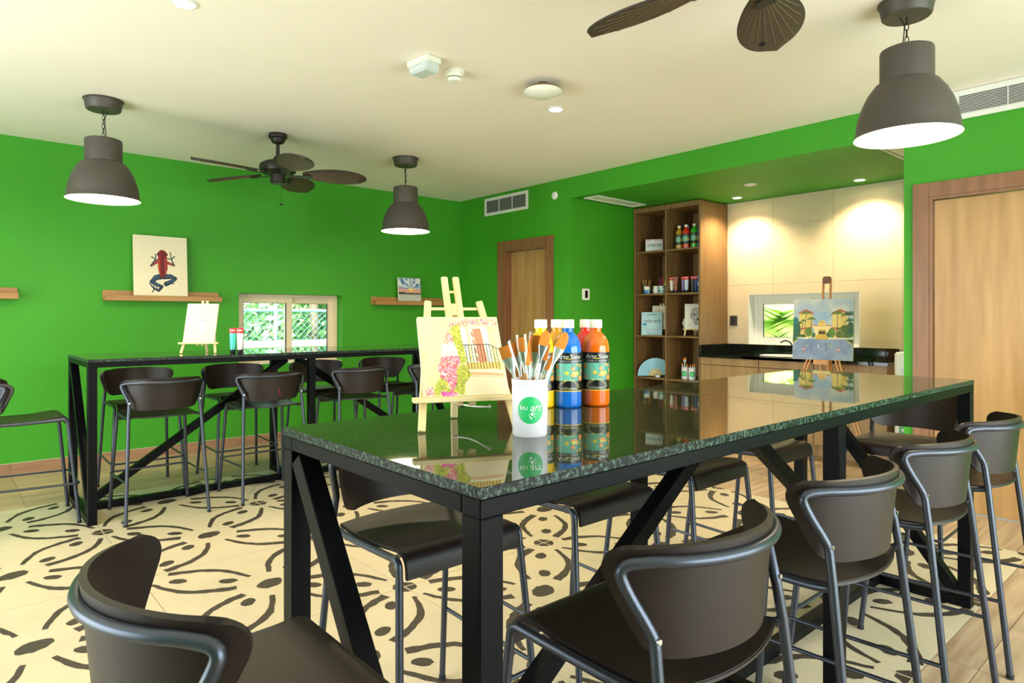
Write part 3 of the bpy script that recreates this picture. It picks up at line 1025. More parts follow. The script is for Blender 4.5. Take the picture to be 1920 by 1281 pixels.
def ceiling_fan(label, x, y, phase):
    t = thing('ceiling_fan', label, 'fan', (x, y, 0), 0, 'ceiling fans with palm leaf blades')
    MB().lathe([(0, H - 0.001), (0.072, H - 0.001), (0.074, H - 0.02), (0.072, H - 0.034), (0.058, H - 0.044), (0.056, H - 0.055), (0.044, H - 0.074), (0.018, H - 0.084), (0, H - 0.084)], 28).build('canopy', 'fan_metal', t, smooth=35)
    MB().lathe([(0.0145, H - 0.08), (0.0145, H - 0.19)], 14).build('downrod', 'fan_metal', t, smooth=60)
    z = H - 0.18
    MB().lathe([(0.016, z), (0.026, z - 0.006), (0.044, z - 0.035), (0.055, z - 0.042), (0.105, z - 0.05), (0.138, z - 0.072), (0.146, z - 0.10), (0.138, z - 0.13), (0.112, z - 0.148), (0.06, z - 0.155), (0, z - 0.155)], 36).build('motor', 'fan_metal', t, smooth=35)
    MB().lathe([(0.06, z - 0.153), (0.060, z - 0.215), (0.052, z - 0.225), (0, z - 0.225)], 24).build('switch_housing', 'fan_metal', t, smooth=35)
    zb = 2.455
    for k in range(5):
        a = phase + k * 2 * PI / 5
        b = obj('blade', BLM[0], t, (0, 0, zb), (0.20, 0, 0))
        b.rotation_euler = Matrix.Rotation(a, 3, 'Z').to_4x4().to_3x3().__matmul__(Matrix.Rotation(-0.24, 3, 'X')).to_euler()
        obj('ribs', BLM[1], b); obj('rim', BLM[2], b); obj('blade_bracket', BLM[3], b)
    m = MB()
    zz = z - 0.222
    while zz > 2.225:
        m.lathe([(0, 0.0022), (0.0022, 0), (0, -0.0022)], 5, (0.03, 0, zz)); zz -= 0.0052
    m.tube([(0.03, 0, z - 0.222), (0.03, 0, 2.222)], 0.0009, 4)
    pc = m.build('pull_chain', 'chain_black', t)
    MB().lathe([(0, 0.008), (0.008, 0.006), (0.0155, 0), (0.008, -0.006), (0, -0.008)], 14, (0.03, 0, 2.215)).build('pull_knob', 'fan_metal', pc, smooth=30)
    return t
ceiling_fan('dark ceiling fan with palm leaf blades above the wall table', 2.10, 5.266, math.radians(47))
ceiling_fan('ceiling fan cut by the top edge of the picture, above the near table', 2.085, 1.105, math.radians(22))

# ------------------------------------------------------------------ small ceiling and wall fittings
mat('grey_lens', S(206, 214, 216), 0.25, var=0.02)
mat('led_green', S(190, 230, 80), 0.4, emit=(0.6, 1.0, 0.15, 1), estr=0.5)
mat('spot_glow', S(255, 240, 215), 0.5, emit=(1.0, 0.82, 0.52, 1), estr=40.0)
mat('rust_brown', S(120, 84, 52), 0.6)
mat('vent_dark', S(64, 66, 66), 0.6)
mat('slot_dark', S(30, 30, 30), 0.8)
t = thing('emergency_light', 'white box emergency light with grey lens on the ceiling', 'emergency light', (2.137, 3.195, 0), PI / 2 + 0.1)
MB().box(-0.095, 0.095, -0.055, 0.055, H - 0.035, H - 0.001).build('housing', 'white_plastic', t, bev=0.006)
pl = [(-0.09, H - 0.035), (0.09, H - 0.035), (0.072, H - 0.082), (-0.072, H - 0.082)]
me = MB().prism([(a, b) for a, b in pl], -0.05, 0.05, Matrix.Rotation(PI / 2, 4, 'X')).mesh('lens', 'grey_lens', None, 0.008)
obj('lens', me, t)
MB().box(0.01, 0.04, -0.052, -0.0495, H - 0.07, H - 0.05).build('indicator', 'led_green', t)
t = thing('smoke_detector', 'round white smoke detector beside the emergency light', 'smoke detector', (2.371, 3.214, 0))
MB().lathe([(0, H - 0.001), (0.062, H - 0.001), (0.062, H - 0.012), (0.052, H - 0.022), (0.046, H - 0.04), (0, H - 0.04)], 28).build('base', 'white_plastic', t, smooth=35)
MB().lathe([(0.036, H - 0.039), (0.036, H - 0.048)], 28).build('vent_gap', 'slot_dark', t, smooth=35)
MB().lathe([(0, H - 0.046), (0.043, H - 0.046), (0.043, H - 0.052), (0.036, H - 0.064), (0, H - 0.068)], 28).build('cap', 'white_plastic', t, smooth=35)
t = thing('wifi_access_point', 'round white access point with brown mount hanging from the ceiling', 'access point', (2.911, 2.998, 0))
MB().lathe([(0, H - 0.001), (0.03, H - 0.001), (0.03, H - 0.022), (0.085, H - 0.03), (0.115, H - 0.044), (0.118, H - 0.056), (0, H - 0.056)], 36).build('mount', 'rust_brown', t, smooth=35)
MB().box(0.02, 0.075, 0.02, 0.07, H - 0.014, H - 0.001).build('bracket', 'rust_brown', t, bev=0.003)
MB().lathe([(0.118, H - 0.052), (0.121, H - 0.060), (0.112, H - 0.072), (0.08, H - 0.086), (0.04, H - 0.093), (0, H - 0.095)], 36).build('cover', 'white_plastic', t, smooth=35)

def downlight(label, x, y, z, r, on=True, power=60.0, grp='round recessed downlights', angle=1.9):
    t = thing('downlight', label, 'downlight', (x, y, z), 0, grp)
    MB().lathe([(r * 0.78, -0.001), (r, -0.001), (r, -0.004), (r * 0.8, -0.007), (r * 0.78, -0.004)], 28).build('trim_ring', 'white_metal', t, smooth=35)
    MB().lathe([(0, -0.0035), (r * 0.79, -0.0035)], 24).build('lens', 'spot_glow' if on else 'white_plastic', t)
    if on:
        l = light('downlight_beam', 'SPOT', (x, y, z - 0.02), (0, 0, 0), power, WARM, spot_size=angle, spot_blend=0.7, shadow_soft_size=0.04)
        l.parent = t; l.location = (0, 0, -0.02)
    return t
downlight('lit downlight on the main ceiling near the white access point', 3.344, 3.312, H, 0.062)
downlight('lit downlight at the top edge of the picture above the left side', 0.892, 3.373, H, 0.062)
downlight('lit downlight over the bookcase end of the kitchen niche', 6.386, 3.622, ZS, 0.055, power=66, angle=2.3)
downlight('lit downlight over the right end of the kitchen niche', 6.415, 2.405, ZS, 0.055, power=66, angle=2.3)
t = thing('ceiling_speaker', 'small unlit white disc in the green niche ceiling', 'ceiling disc', (5.86, 3.184, ZS))
MB().lathe([(0, -0.008), (0.03, -0.008), (0.05, -0.005), (0.056, -0.001)], 24).build('grille', 'white_plastic', t, smooth=35)
MB().lathe([(0.054, -0.0005), (0.062, -0.0005), (0.062, -0.006), (0.054, -0.009), (0.052, -0.006)], 24).build('rim', 'white_metal', t, smooth=35)

# grille on the right wall (three louvre fields)
t = thing('air_return_grille', 'white framed wall grille with three grey louvre panels, high beside the corner', 'vent', (XB, 5.86, 2.64))
hy, hz = 0.39, 0.107
frame_y(MB(), -hy, hy, -hz, hz, 0.034, -0.014, -0.001).build('frame', 'white_metal', t, bev=0.002)
MB().box(-0.003, -0.001, -hy + 0.03, hy - 0.03, -hz + 0.03, hz - 0.03).build('backing', 'vent_dark', t)
for k in (-1, 1):
    MB().box(-0.012, -0.002, k * 0.119 - 0.004, k * 0.119 + 0.004, -hz + 0.034, hz - 0.034).build('mullion', 'white_metal', t)
sl = MB().box(-0.012, -0.003, -hy + 0.034, hy - 0.034, -0.0015, 0.0015, M=Matrix.Rotation(0.5, 4, 'Y')).mesh('slat', 'grey_lens')
mat('louvre_grey', S(140, 142, 140), 0.5)
sl.materials[0] = MATS['louvre_grey']
for k in range(11):
    obj('slat', sl, t, (0, 0, -hz + 0.042 + k * 0.0128))
# long ceiling-line grille over the second door
t = thing('air_supply_grille', 'long white air grille along the ceiling line above the right door', 'vent', (XB, 0.72, 2.688))
hy, hz = 0.60, 0.095
frame_y(MB(), -hy, hy, -hz, hz, 0.036, -0.016, -0.001).build('frame', 'white_metal', t, bev=0.002)
MB().box(-0.003, -0.001, -hy + 0.03, hy - 0.03, -hz + 0.03, hz - 0.03).build('backing', 'slot_dark', t)
sl = MB().box(-0.011, -0.005, -hy + 0.036, hy - 0.036, -0.0016, 0.0016).mesh('slat', 'white_metal')
for k in range(12):
    obj('slat', sl, t, (0, 0, -hz + 0.042 + k * 0.0102))
for k in (-0.3, 0.0, 0.3, 0.57):
    MB().box(-0.0145, -0.003, k - 0.002, k + 0.002, -hz + 0.036, hz - 0.036).build('mullion', 'white_metal', t)
# niche ceiling vents
for lab, x0, x1, y0, y1 in (('flat white ceiling vent at the left end of the green niche ceiling', 5.17, 5.99, 4.505, 4.705), ('white ceiling vent at the right end of the niche ceiling, half hidden by the pendant', 5.20, 6.02, 1.66, 1.86)):
    t = thing('niche_ceiling_vent', lab, 'vent', ((x0 + x1) / 2, (y0 + y1) / 2, ZS), 0, 'flat vents in the niche ceiling')
    a, b = (x1 - x0) / 2, (y1 - y0) / 2
    m = MB()
    m.box(-a, a, -b, -b + 0.03, -0.012, -0.001).box(-a, a, b - 0.03, b, -0.012, -0.001).box(-a, -a + 0.03, -b + 0.03, b - 0.03, -0.012, -0.001).box(a - 0.03, a, -b + 0.03, b - 0.03, -0.012, -0.001)
    m.build('frame', 'white_metal', t, bev=0.002)
    MB().box(-a + 0.03, a - 0.03, -b + 0.03, b - 0.03, -0.007, -0.002).build('face_panel', 'white_plastic', t)
t = thing('motion_sensor', 'small round white sensor high on the right wall beside the grille', 'sensor', (XB, 5.04, 2.622), rot=(0, -PI / 2, 0))
MB().lathe([(0, 0.001), (0.04, 0.001), (0.043, 0.006), (0.040, 0.014), (0.03, 0.018), (0, 0.018)], 28).build('base', 'white_plastic', t, smooth=35)
MB().lathe([(0.022, 0.017), (0.016, 0.026), (0, 0.029)], 20).build('dome', 'grey_lens', t, smooth=60)
mat('screen_dark', S(20, 22, 26), 0.12)
t = thing('thermostat', 'white wall thermostat with dark screen on the green niche wall', 'thermostat', (5.30, YN1, 1.543))
pr = round_poly([(-0.056, -0.062), (0.056, -0.062), (0.056, 0.062), (-0.056, 0.062)], 0.022)
MB().prism(pr, 0.001, 0.018, Matrix.Rotation(PI / 2, 4, 'X')).build('housing', 'white_plastic', t, bev=0.003)
MB().box(-0.022, 0.022, -0.0192, -0.018, -0.04, 0.04).build('screen', 'screen_dark', t)
mat('outlet_grey', S(62, 58, 54), 0.4)
t = thing('wall_outlet', 'dark grey outlet plate on the tiled niche wall beside the bookcase', 'outlet', (XN - 0.008, 3.83, 1.256))
MB().box(-0.009, 0.0, -0.045, 0.045, -0.056, 0.056).build('plate', 'outlet_grey', t, bev=0.003)
MB().box(-0.0105, -0.009, -0.017, 0.017, -0.034, 0.034).build('socket', 'slot_dark', t, bev=0.0006)

# ------------------------------------------------------------------ bookcase
BX0, BX1, KY0, KY1 = 6.13, 6.675, 3.905, 4.79
bc = thing('bookcase', 'tall open wooden bookcase with two columns of cubbies in the niche', 'bookcase', (BX0, KY0, 0))
bw, bd, bh = KY1 - KY0, BX1 - BX0, 2.555
for a in (0, bw - 0.022):
    MB().box(0, bd, a, a + 0.022, 0, bh - 0.055).build('side_panel', 'bookcase_wood', bc, bev=0.0015, seg=1)
MB().box(0.004, bd - 0.014, bw / 2 - 0.009, bw / 2 + 0.009, 0.09, bh - 0.055).build('divider', 'bookcase_wood', bc, bev=0.0015, seg=1)
MB().box(-0.004, bd, 0, bw, bh - 0.055, bh).build('top_panel', 'bookcase_wood', bc, bev=0.002, seg=1)
MB().box(bd - 0.012, bd, 0.022, bw - 0.022, 0.02, bh - 0.055).build('back_panel', 'bookcase_wood', bc)
MB().box(0.03, bd, 0.022, bw - 0.022, 0, 0.09).build('plinth', 'bookcase_wood', bc)
SHZ = [2.052, 1.565, 1.088, 0.608, 0.112]
sh_me = MB().box(0.002, bd - 0.014, 0, bw / 2 - 0.031, -0.020, 0).mesh('shelf', 'bookcase_wood', None, 0.0015, 1)
for z in SHZ:
    for y in (0.022, bw / 2 + 0.009):
        obj('shelf', sh_me, bc, (0, y, z))

# ------------------------------------------------------------------ kitchen counter
granite('counter_granite', 0.06, S(8, 9, 8), S(40, 42, 36), 0.9)
CY0, CY1, CZ = 2.06, 3.903, 0.90
t = thing('worktop', 'black granite worktop with upstand along the tiled niche wall', 'worktop', (0, 0, 0))
SKX, SKY = 6.40, 3.10
# slab with an oval cut-out for the basin: ring of quads between the ellipse and the rectangle
m = MB(); n = 48
x0, x1 = 6.095, 6.68
inner = []; outer = []
for k in range(n):
    a = 2 * PI * k / n
    inner.append((SKX + 0.165 * math.cos(a), SKY + 0.225 * math.sin(a)))
    dx, dy = math.cos(a), math.sin(a)
    s = min(((x1 - SKX) / dx if dx > 1e-9 else 1e9), ((x0 - SKX) / dx if dx < -1e-9 else 1e9), ((0.36) / dy if dy > 1e-9 else 1e9), ((-0.36) / dy if dy < -1e-9 else 1e9))
    outer.append((SKX + dx * s, SKY + dy * s))
vs = [(x, y, CZ) for x, y in inner] + [(x, y, CZ) for x, y in outer] + [(x, y, CZ - 0.028) for x, y in inner] + [(x, y, CZ - 0.028) for x, y in outer]
fs = []
for k in range(n):
    l = (k + 1) % n
    fs += [(k, l, n + l, n + k), (2*n+k, 3*n+k, 3*n+l, 2*n+l), (k, 2*n+k, 2*n+l, l), (n+k, n+l, 3*n+l, 3*n+k)]
m.add(vs, fs)
m.box(x0, x1, SKY + 0.36, CY1, CZ - 0.028, CZ).box(x0, x1, CY0, SKY - 0.36, CZ - 0.028, CZ)
m.box(x0, x0 + 0.003, SKY - 0.36, SKY + 0.36, CZ - 0.028, CZ)
m.build('slab', 'counter_granite', t)
MB().box(6.662, 6.681, CY0 + 0.1, CY1 - 0.02, CZ, CZ + 0.1).build('upstand', 'counter_granite', t, bev=0.001, seg=1)
MB().box(6.10, 6.662, CY1 - 0.02, CY1, CZ, CZ + 0.1).build('upstand', 'counter_granite', t, bev=0.001, seg=1)
mat('ceramic', S(238, 236, 230), 0.12, var=0.01)
t = thing('wash_basin', 'oval white basin set into the black worktop behind the hotel painting', 'sink', (SKX, SKY, CZ))
MB().lathe([(0.255, 0.002), (0.262, 0.006), (0.255, 0.011), (0.236, 0.011), (0.215, -0.01), (0.18, -0.018)], 40, sx=0.74).build('rim', 'ceramic', t, smooth=40)
MB().lathe([(0.215, -0.002), (0.20, -0.06), (0.16, -0.12), (0.08, -0.15), (0.0, -0.155)], 40, sx=0.74).build('bowl', 'ceramic', t, smooth=60)
mat('tap_black', S(30, 30, 32), 0.25, metal=0.5)
t = thing('basin_tap', 'slim dark swan neck tap behind the basin', 'tap', (6.61, 3.13, CZ))
MB().lathe([(0, 0), (0.02, 0), (0.02, 0.01), (0.012, 0.016), (0.012, 0.05), (0, 0.05)], 16).build('base', 'tap_black', t, smooth=35)
MB().tube(smooth_path([(0, 0, 0.045), (0, 0, 0.10), (-0.02, 0.02, 0.145), (-0.06, 0.06, 0.155), (-0.085, 0.085, 0.13)], 3), 0.007, 8).build('spout', 'tap_black', t, smooth=60)
MB().tube([(0, 0, 0.04), (0.0, -0.05, 0.055)], 0.004, 6).build('lever', 'tap_black', t, smooth=60)

def cabinet(label, y0, y1, doors):
    c = thing('base_cabinet', label, 'cabinet', (6.13, y0, 0), 0, 'wooden base cabinets under the worktop')
    w = y1 - y0
    MB().box(0.02, 0.54, 0.001, 0.019, 0.10, 0.871).box(0.02, 0.54, w - 0.019, w - 0.001, 0.10, 0.871).box(0.522, 0.54, 0.019, w - 0.019, 0.10, 0.871).box(0.02, 0.522, 0.019, w - 0.019, 0.10, 0.118).build('body', 'cabinet_wood', c)
    MB().box(0.05, 0.54, 0.001, w - 0.001, 0.0, 0.10).build('toe_kick', 'cabinet_wood', c)
    MB().box(0.0, 0.019, 0.002, w - 0.002, 0.795, 0.870).build('apron', 'cabinet_wood', c, bev=0.0015, seg=1)
    n = doors
    for k in range(n):
        a, b = w * k / n + 0.002, w * (k + 1) / n - 0.002
        MB().box(0.0, 0.019, a, b, 0.105, 0.790).build('door', 'cabinet_wood', c, bev=0.0015, seg=1)
    return c
cabinet('wooden base cabinet under the worktop, next to the bookcase', 3.246, 3.903, 1)
cabinet('wooden base cabinet under the worktop, below the basin', 2.705, 3.244, 1)
cabinet('rightmost wooden base cabinet under the worktop, behind the tall easel', 2.075, 2.703, 2)

t = thing('water_dispenser', 'white water dispenser standing between the worktop and the green wall edge', 'dispenser', (6.10, 1.86, 0))
pr = round_poly([(0, -0.155), (0.34, -0.155), (0.34, 0.155), (0, 0.155)], 0.03)
MB().prism(pr, 0.01, 0.995).build('body', 'white_plastic', t, bev=0.01, seg=3)
MB().box(-0.004, 0.004, -0.105, 0.105, 0.60, 0.86).build('recess_panel', 'grey_lens', t, bev=0.003)
for k in (-0.05, 0.05):
    MB().lathe([(0, 0), (0.014, 0), (0.014, 0.03), (0.008, 0.045), (0, 0.045)], 12, (-0.018, k, 0.80)).build('tap', 'outlet_grey', t, smooth=40)
mat('energy_green', S(96, 170, 130), 0.5)
mat('paper_white', S(240, 238, 230), 0.6)
MB().box(-0.0012, 0.0, -0.02, 0.115, 0.30, 0.53).build('sticker', 'energy_green', t)['label'] = 'green and white paper sticker'
for k in range(4):
    MB().box(-0.002, -0.0011, 0.0, 0.095, 0.33 + k * 0.045, 0.352 + k * 0.045).build('sticker_line', 'paper_white', t)

# ------------------------------------------------------------------ picture ledges on the back wall
def ledge(label, x0, x1):
    t = thing('picture_ledge', label, 'shelf', ((x0 + x1) / 2, YA, 1.44), 0, 'wooden picture ledges on the back wall')
    a = (x1 - x0) / 2
    MB().box(-a, a, -0.018, -0.001, 0, 0.094).build('backboard', 'shelf_wood', t, bev=0.0015, seg=1)
    MB().box(-a, a, -0.105, -0.018, 0, 0.016).build('base_board', 'shelf_wood', t, bev=0.0015, seg=1)
    MB().box(-a, a, -0.121, -0.105, 0, 0.05).build('front_lip', 'shelf_wood', t, bev=0.0015, seg=1)
    return t
ledge('wooden picture ledge cut by the left edge of the picture', -0.48, 0.512)
ledge('wooden picture ledge holding the frog canvas', 1.117, 2.10)
ledge('wooden picture ledge holding the small sunset canvas', 3.79, 4.79)

# ------------------------------------------------------------------ flat prints, painted pixel by pixel
mat('canvas_side', S(240, 230, 206), 0.7, var=0.02)
mat('pine', S(236, 206, 142), 0.5, scale=4.0, stretch=(6, 6, 0.8), col2=S(248, 224, 170))
mat('beech_orange', S(196, 128, 66), 0.45, scale=4.0, stretch=(6, 6, 0.8), col2=S(214, 150, 84))
mat('brown_wood', S(120, 70, 36), 0.5)
mat('cord_white', S(236, 230, 220), 0.7)

def paint_balcony():
    c = Canvas(180, 176, (248, 232, 176))
    n = c.noise(7, 3)
    c.put(np.ones(n.shape, bool), (238, 214, 150), np.clip((n - 0.45) * 2.2, 0, 1))
    n2 = c.noise(5, 8)
    c.put(c.X > 0.72, (248, 236, 150), np.clip((n2 - 0.4), 0, 0.6))
    # lower wall and shadowed sill
    c.poly([(0.5, 0.72), (1, 0.72), (1, 1), (0.35, 1)], (248, 226, 188))
    c.poly([(0.53, 0.70), (0.97, 0.745), (0.97, 0.775), (0.55, 0.745)], (232, 176, 132))
    c.poly([(0.5, 0.74), (0.97, 0.775), (0.97, 0.80), (0.52, 0.775)], (242, 206, 164))
    # door and shutters
    c.poly([(0.50, 0.155), (0.60, 0.14), (0.60, 0.62), (0.52, 0.62)], (238, 236, 220))
    c.poly([(0.60, 0.13), (0.79, 0.13), (0.83, 0.64), (0.60, 0.66)], (252, 244, 210))
    c.poly([(0.65, 0.165), (0.765, 0.155), (0.80, 0.59), (0.70, 0.62)], (226, 142, 108))
    c.poly([(0.62, 0.165), (0.665, 0.17), (0.71, 0.62), (0.68, 0.635)], (246, 226, 196))
    for k in range(4):
        y = 0.20 + k * 0.105
        c.poly([(0.635 + k * 0.008, y), (0.662 + k * 0.008, y + 0.008), (0.675 + k * 0.008, y + 0.075), (0.648 + k * 0.008, y + 0.068)], (212, 134, 110))
    c.poly([(0.775, 0.14), (0.85, 0.14), (0.87, 0.60), (0.82, 0.61)], (240, 238, 226))
    for k in range(16):
        y = 0.16 + k * 0.028
        c.line([(0.785 + k * 0.002, y), (0.85, y)], 0.003, (216, 212, 196)); c.line([(0.515, y), (0.59, y - 0.004)], 0.003, (218, 214, 200))
    c.line([(0.595, 0.14), (0.605, 0.65)], 0.012, (238, 206, 90)); c.line([(0.60, 0.135), (0.77, 0.135)], 0.01, (242, 226, 190))
    c.poly([(0.53, 0.60), (0.96, 0.60), (0.96, 0.69), (0.53, 0.69)], (242, 190, 92), 0.8)
    c.poly([(0.54, 0.685), (0.90, 0.685), (0.97, 0.73), (0.52, 0.72)], (250, 234, 196))
    # flowers: speckled masses
    r = np.random.default_rng(4)
    def mass(pts, cols, n, rad=(0.006, 0.013), base=None, al=0.75):
        m = c.inside(pts)
        if base is not None:
            c.put(m, base, 0.55)
        P = np.array(pts); x0, x1, y0, y1 = P[:, 0].min(), P[:, 0].max(), P[:, 1].min(), P[:, 1].max(); k = 0
        Hh, Ww = m.shape
        while k < n:
            x, y = r.uniform(x0, x1), r.uniform(y0, y1)
            if m[min(Hh - 1, int(y * Hh)), min(Ww - 1, int(x * Ww))]:
                q = r.uniform(*rad); i0, i1, j0, j1 = int((y - q) * Hh), int((y + q) * Hh) + 1, int((x - q) * Ww), int((x + q) * Ww) + 1
                i0, j0 = max(0, i0), max(0, j0)
                c.a[i0:i1, j0:j1] = c.a[i0:i1, j0:j1] * (1 - al) + np.array(cols[r.integers(len(cols))]) / 255 * al
                k += 1
    pink = [(240, 150, 160), (250, 190, 195), (226, 104, 120), (252, 214, 214), (244, 170, 140)]
    mass([(0.28, 0.33), (0.38, 0.10), (0.56, 0.02), (0.99, 0.04), (0.98, 0.11), (0.62, 0.11), (0.46, 0.16), (0.42, 0.36), (0.30, 0.38)], pink + [(240, 210, 120)], 420, base=(248, 204, 200))
    mass([(0.26, 0.36), (0.42, 0.34), (0.44, 0.46), (0.52, 0.54), (0.40, 0.60), (0.24, 0.52)], [(250, 232, 226), (252, 220, 220), (246, 210, 214)], 220, base=(252, 232, 222))
    mass([(0.24, 0.52), (0.50, 0.52), (0.42, 0.70), (0.40, 0.86), (0.38, 0.99), (0.28, 0.95), (0.22, 0.80), (0.19, 0.66)], [(238, 110, 140), (250, 180, 200), (230, 130, 150), (244, 150, 110), (222, 80, 130), (252, 220, 226)], 560, base=(244, 170, 180))
    green = [(206, 206, 70), (190, 190, 60), (226, 222, 110), (160, 160, 60), (214, 200, 90)]
    mass([(0.40, 0.14), (0.50, 0.10), (0.51, 0.30), (0.54, 0.60), (0.47, 0.60), (0.44, 0.40), (0.41, 0.30)], green, 330, base=(214, 208, 90))
    mass([(0.42, 0.66), (0.50, 0.62), (0.58, 0.74), (0.49, 0.84), (0.46, 0.99), (0.34, 0.97), (0.40, 0.84)], green + [(140, 140, 60)], 430, base=(196, 192, 84))
    mass([(0.12, 0.90), (0.20, 0.78), (0.28, 0.84), (0.30, 0.96), (0.10, 0.99)], green + [(130, 150, 60)], 220, base=(190, 196, 90))
    mass([(0.02, 0.92), (0.10, 0.88), (0.12, 0.99), (0.02, 0.99)], pink, 60, base=(246, 210, 200))
    mass([(0.20, 0.95), (0.38, 0.97), (0.34, 1.0), (0.20, 1.0)], [(236, 70, 170), (250, 150, 210)], 50)
    # railing
    k_ = (40, 34, 30)
    c.line([(0.52, 0.375), (0.85, 0.37), (0.955, 0.435)], 0.008, k_)
    for k in range(9):
        x = 0.545 + k * 0.0375
        c.line([(x, 0.375), (x + 0.012, 0.68)], 0.0065, k_)
    for x, y0, y1 in ((0.888, 0.395, 0.68), (0.925, 0.42, 0.69)):
        c.line([(x, y0), (x + 0.012, y1)], 0.0065, k_)
    return c
def paint_frog():
    c = Canvas(110, 134, (236, 222, 190))
    navy, blue, red, dark = (26, 44, 66), (48, 88, 120), (150, 24, 26), (90, 14, 20)
    def limb(pts, w, col=navy):
        c.line(pts, tuple(q * 1.3 for q in w) if isinstance(w, tuple) else w * 1.3, col)
    # fore legs
    limb([(0.44, 0.40), (0.315, 0.475)], (0.05, 0.03), (150, 60, 50)); limb([(0.315, 0.475), (0.40, 0.37)], (0.022, 0.016), navy)
    for p in ((0.335, 0.335), (0.41, 0.295), (0.45, 0.375)):
        limb([(0.40, 0.375), p], 0.013); c.ell(p[0], p[1], 0.013, 0.011, navy)
    limb([(0.60, 0.41), (0.745, 0.455)], (0.05, 0.03), (150, 60, 50)); limb([(0.745, 0.455), (0.70, 0.36)], (0.022, 0.016), navy)
    for p in ((0.68, 0.255), (0.755, 0.315), (0.63, 0.35)):
        limb([(0.70, 0.36), p], 0.013); c.ell(p[0], p[1], 0.013, 0.011, navy)
    # hind legs
    limb([(0.50, 0.64), (0.40, 0.66), (0.33, 0.725)], (0.085, 0.06), navy); limb([(0.50, 0.635), (0.40, 0.655), (0.33, 0.715)], 0.022, blue)
    limb([(0.32, 0.725), (0.42, 0.77), (0.51, 0.80)], (0.055, 0.045), navy); limb([(0.33, 0.72), (0.42, 0.762), (0.50, 0.79)], 0.016, blue)
    limb([(0.51, 0.80), (0.45, 0.865), (0.36, 0.83), (0.285, 0.755)], (0.045, 0.014), navy); limb([(0.37, 0.845), (0.33, 0.885)], 0.015, navy)
    limb([(0.38, 0.84), (0.36, 0.775)], 0.012, navy); limb([(0.42, 0.85), (0.41, 0.80)], 0.012, navy)
    limb([(0.56, 0.64), (0.68, 0.635), (0.765, 0.665)], (0.08, 0.055), navy); limb([(0.58, 0.635), (0.68, 0.632), (0.75, 0.655)], 0.02, blue)
    limb([(0.765, 0.67), (0.68, 0.72), (0.59, 0.755)], (0.05, 0.07), navy); limb([(0.74, 0.68), (0.67, 0.715), (0.60, 0.745)], 0.018, blue)
    limb([(0.66, 0.745), (0.74, 0.745)], 0.012, navy)
    # body
    pts = [(0.47, 0.235), (0.51, 0.215), (0.57, 0.225), (0.60, 0.25), (0.628, 0.275), (0.625, 0.30), (0.61, 0.32), (0.618, 0.42), (0.625, 0.50), (0.60, 0.58), (0.57, 0.645), (0.53, 0.668), (0.49, 0.645), (0.455, 0.57), (0.44, 0.48), (0.445, 0.40), (0.445, 0.32), (0.43, 0.295), (0.44, 0.265)]
    c.poly(pts, red)
    m = c.inside(pts)
    c.put(m & (c.X < 0.475) & (c.Y > 0.38), (196, 88, 34), 0.7)
    c.put(m & (abs(c.X - 0.545) < 0.045), dark, 0.65)
    c.put(m & (abs(c.X - 0.58) < 0.014) & (c.Y > 0.35) & (c.Y < 0.6), (190, 92, 80), 0.6)
    c.ell(0.455, 0.285, 0.022, 0.016, (60, 10, 14)); c.ell(0.605, 0.285, 0.022, 0.016, (60, 10, 14))
    return c
def paint_sunset():
    c = Canvas(64, 64, (222, 226, 226))
    n = c.noise(6, 2); n2 = c.noise(10, 9)
    ang = np.arctan2(c.Y - 0.42, c.X - 0.52); rays = np.sin(ang * 9 + n * 9)
    c.put((c.Y < 0.45) & (rays > 0.15), (110, 150, 196), 0.8); c.put((c.Y < 0.45) & (rays > 0.7) & (n2 > 0.5), (58, 92, 150), 0.7)
    c.put((c.Y > 0.33) & (c.Y < 0.45) & (n > 0.52), (126, 128, 168), 0.6)
    c.put((c.Y > 0.42) & (c.Y < 0.60), (236, 170, 150), 0.85); c.put((c.Y > 0.44) & (c.Y < 0.60) & (np.sin(c.Y * 90 + n * 9) > 0.5), (200, 120, 130), 0.7)
    c.ell(0.55, 0.46, 0.16, 0.055, (250, 196, 90)); c.ell(0.55, 0.45, 0.07, 0.03, (255, 232, 150))
    c.put((c.Y > 0.58) & (c.Y < 0.635 + 0.03 * (n2 - 0.5)), (70, 72, 56)); c.put((c.Y > 0.55) & (c.Y < 0.62) & (c.X < 0.28) & (n2 > 0.48), (60, 66, 44))
    c.put((c.Y > 0.64), (204, 206, 196)); c.put((c.Y > 0.64) & (c.Y < 0.72), (196, 184, 160), 0.6); c.put((c.Y > 0.66) & (n > 0.52), (172, 182, 182), 0.5)
    c.put((c.Y > 0.94) & (c.X < 0.36) & (n2 > 0.45), (52, 78, 46))
    return c
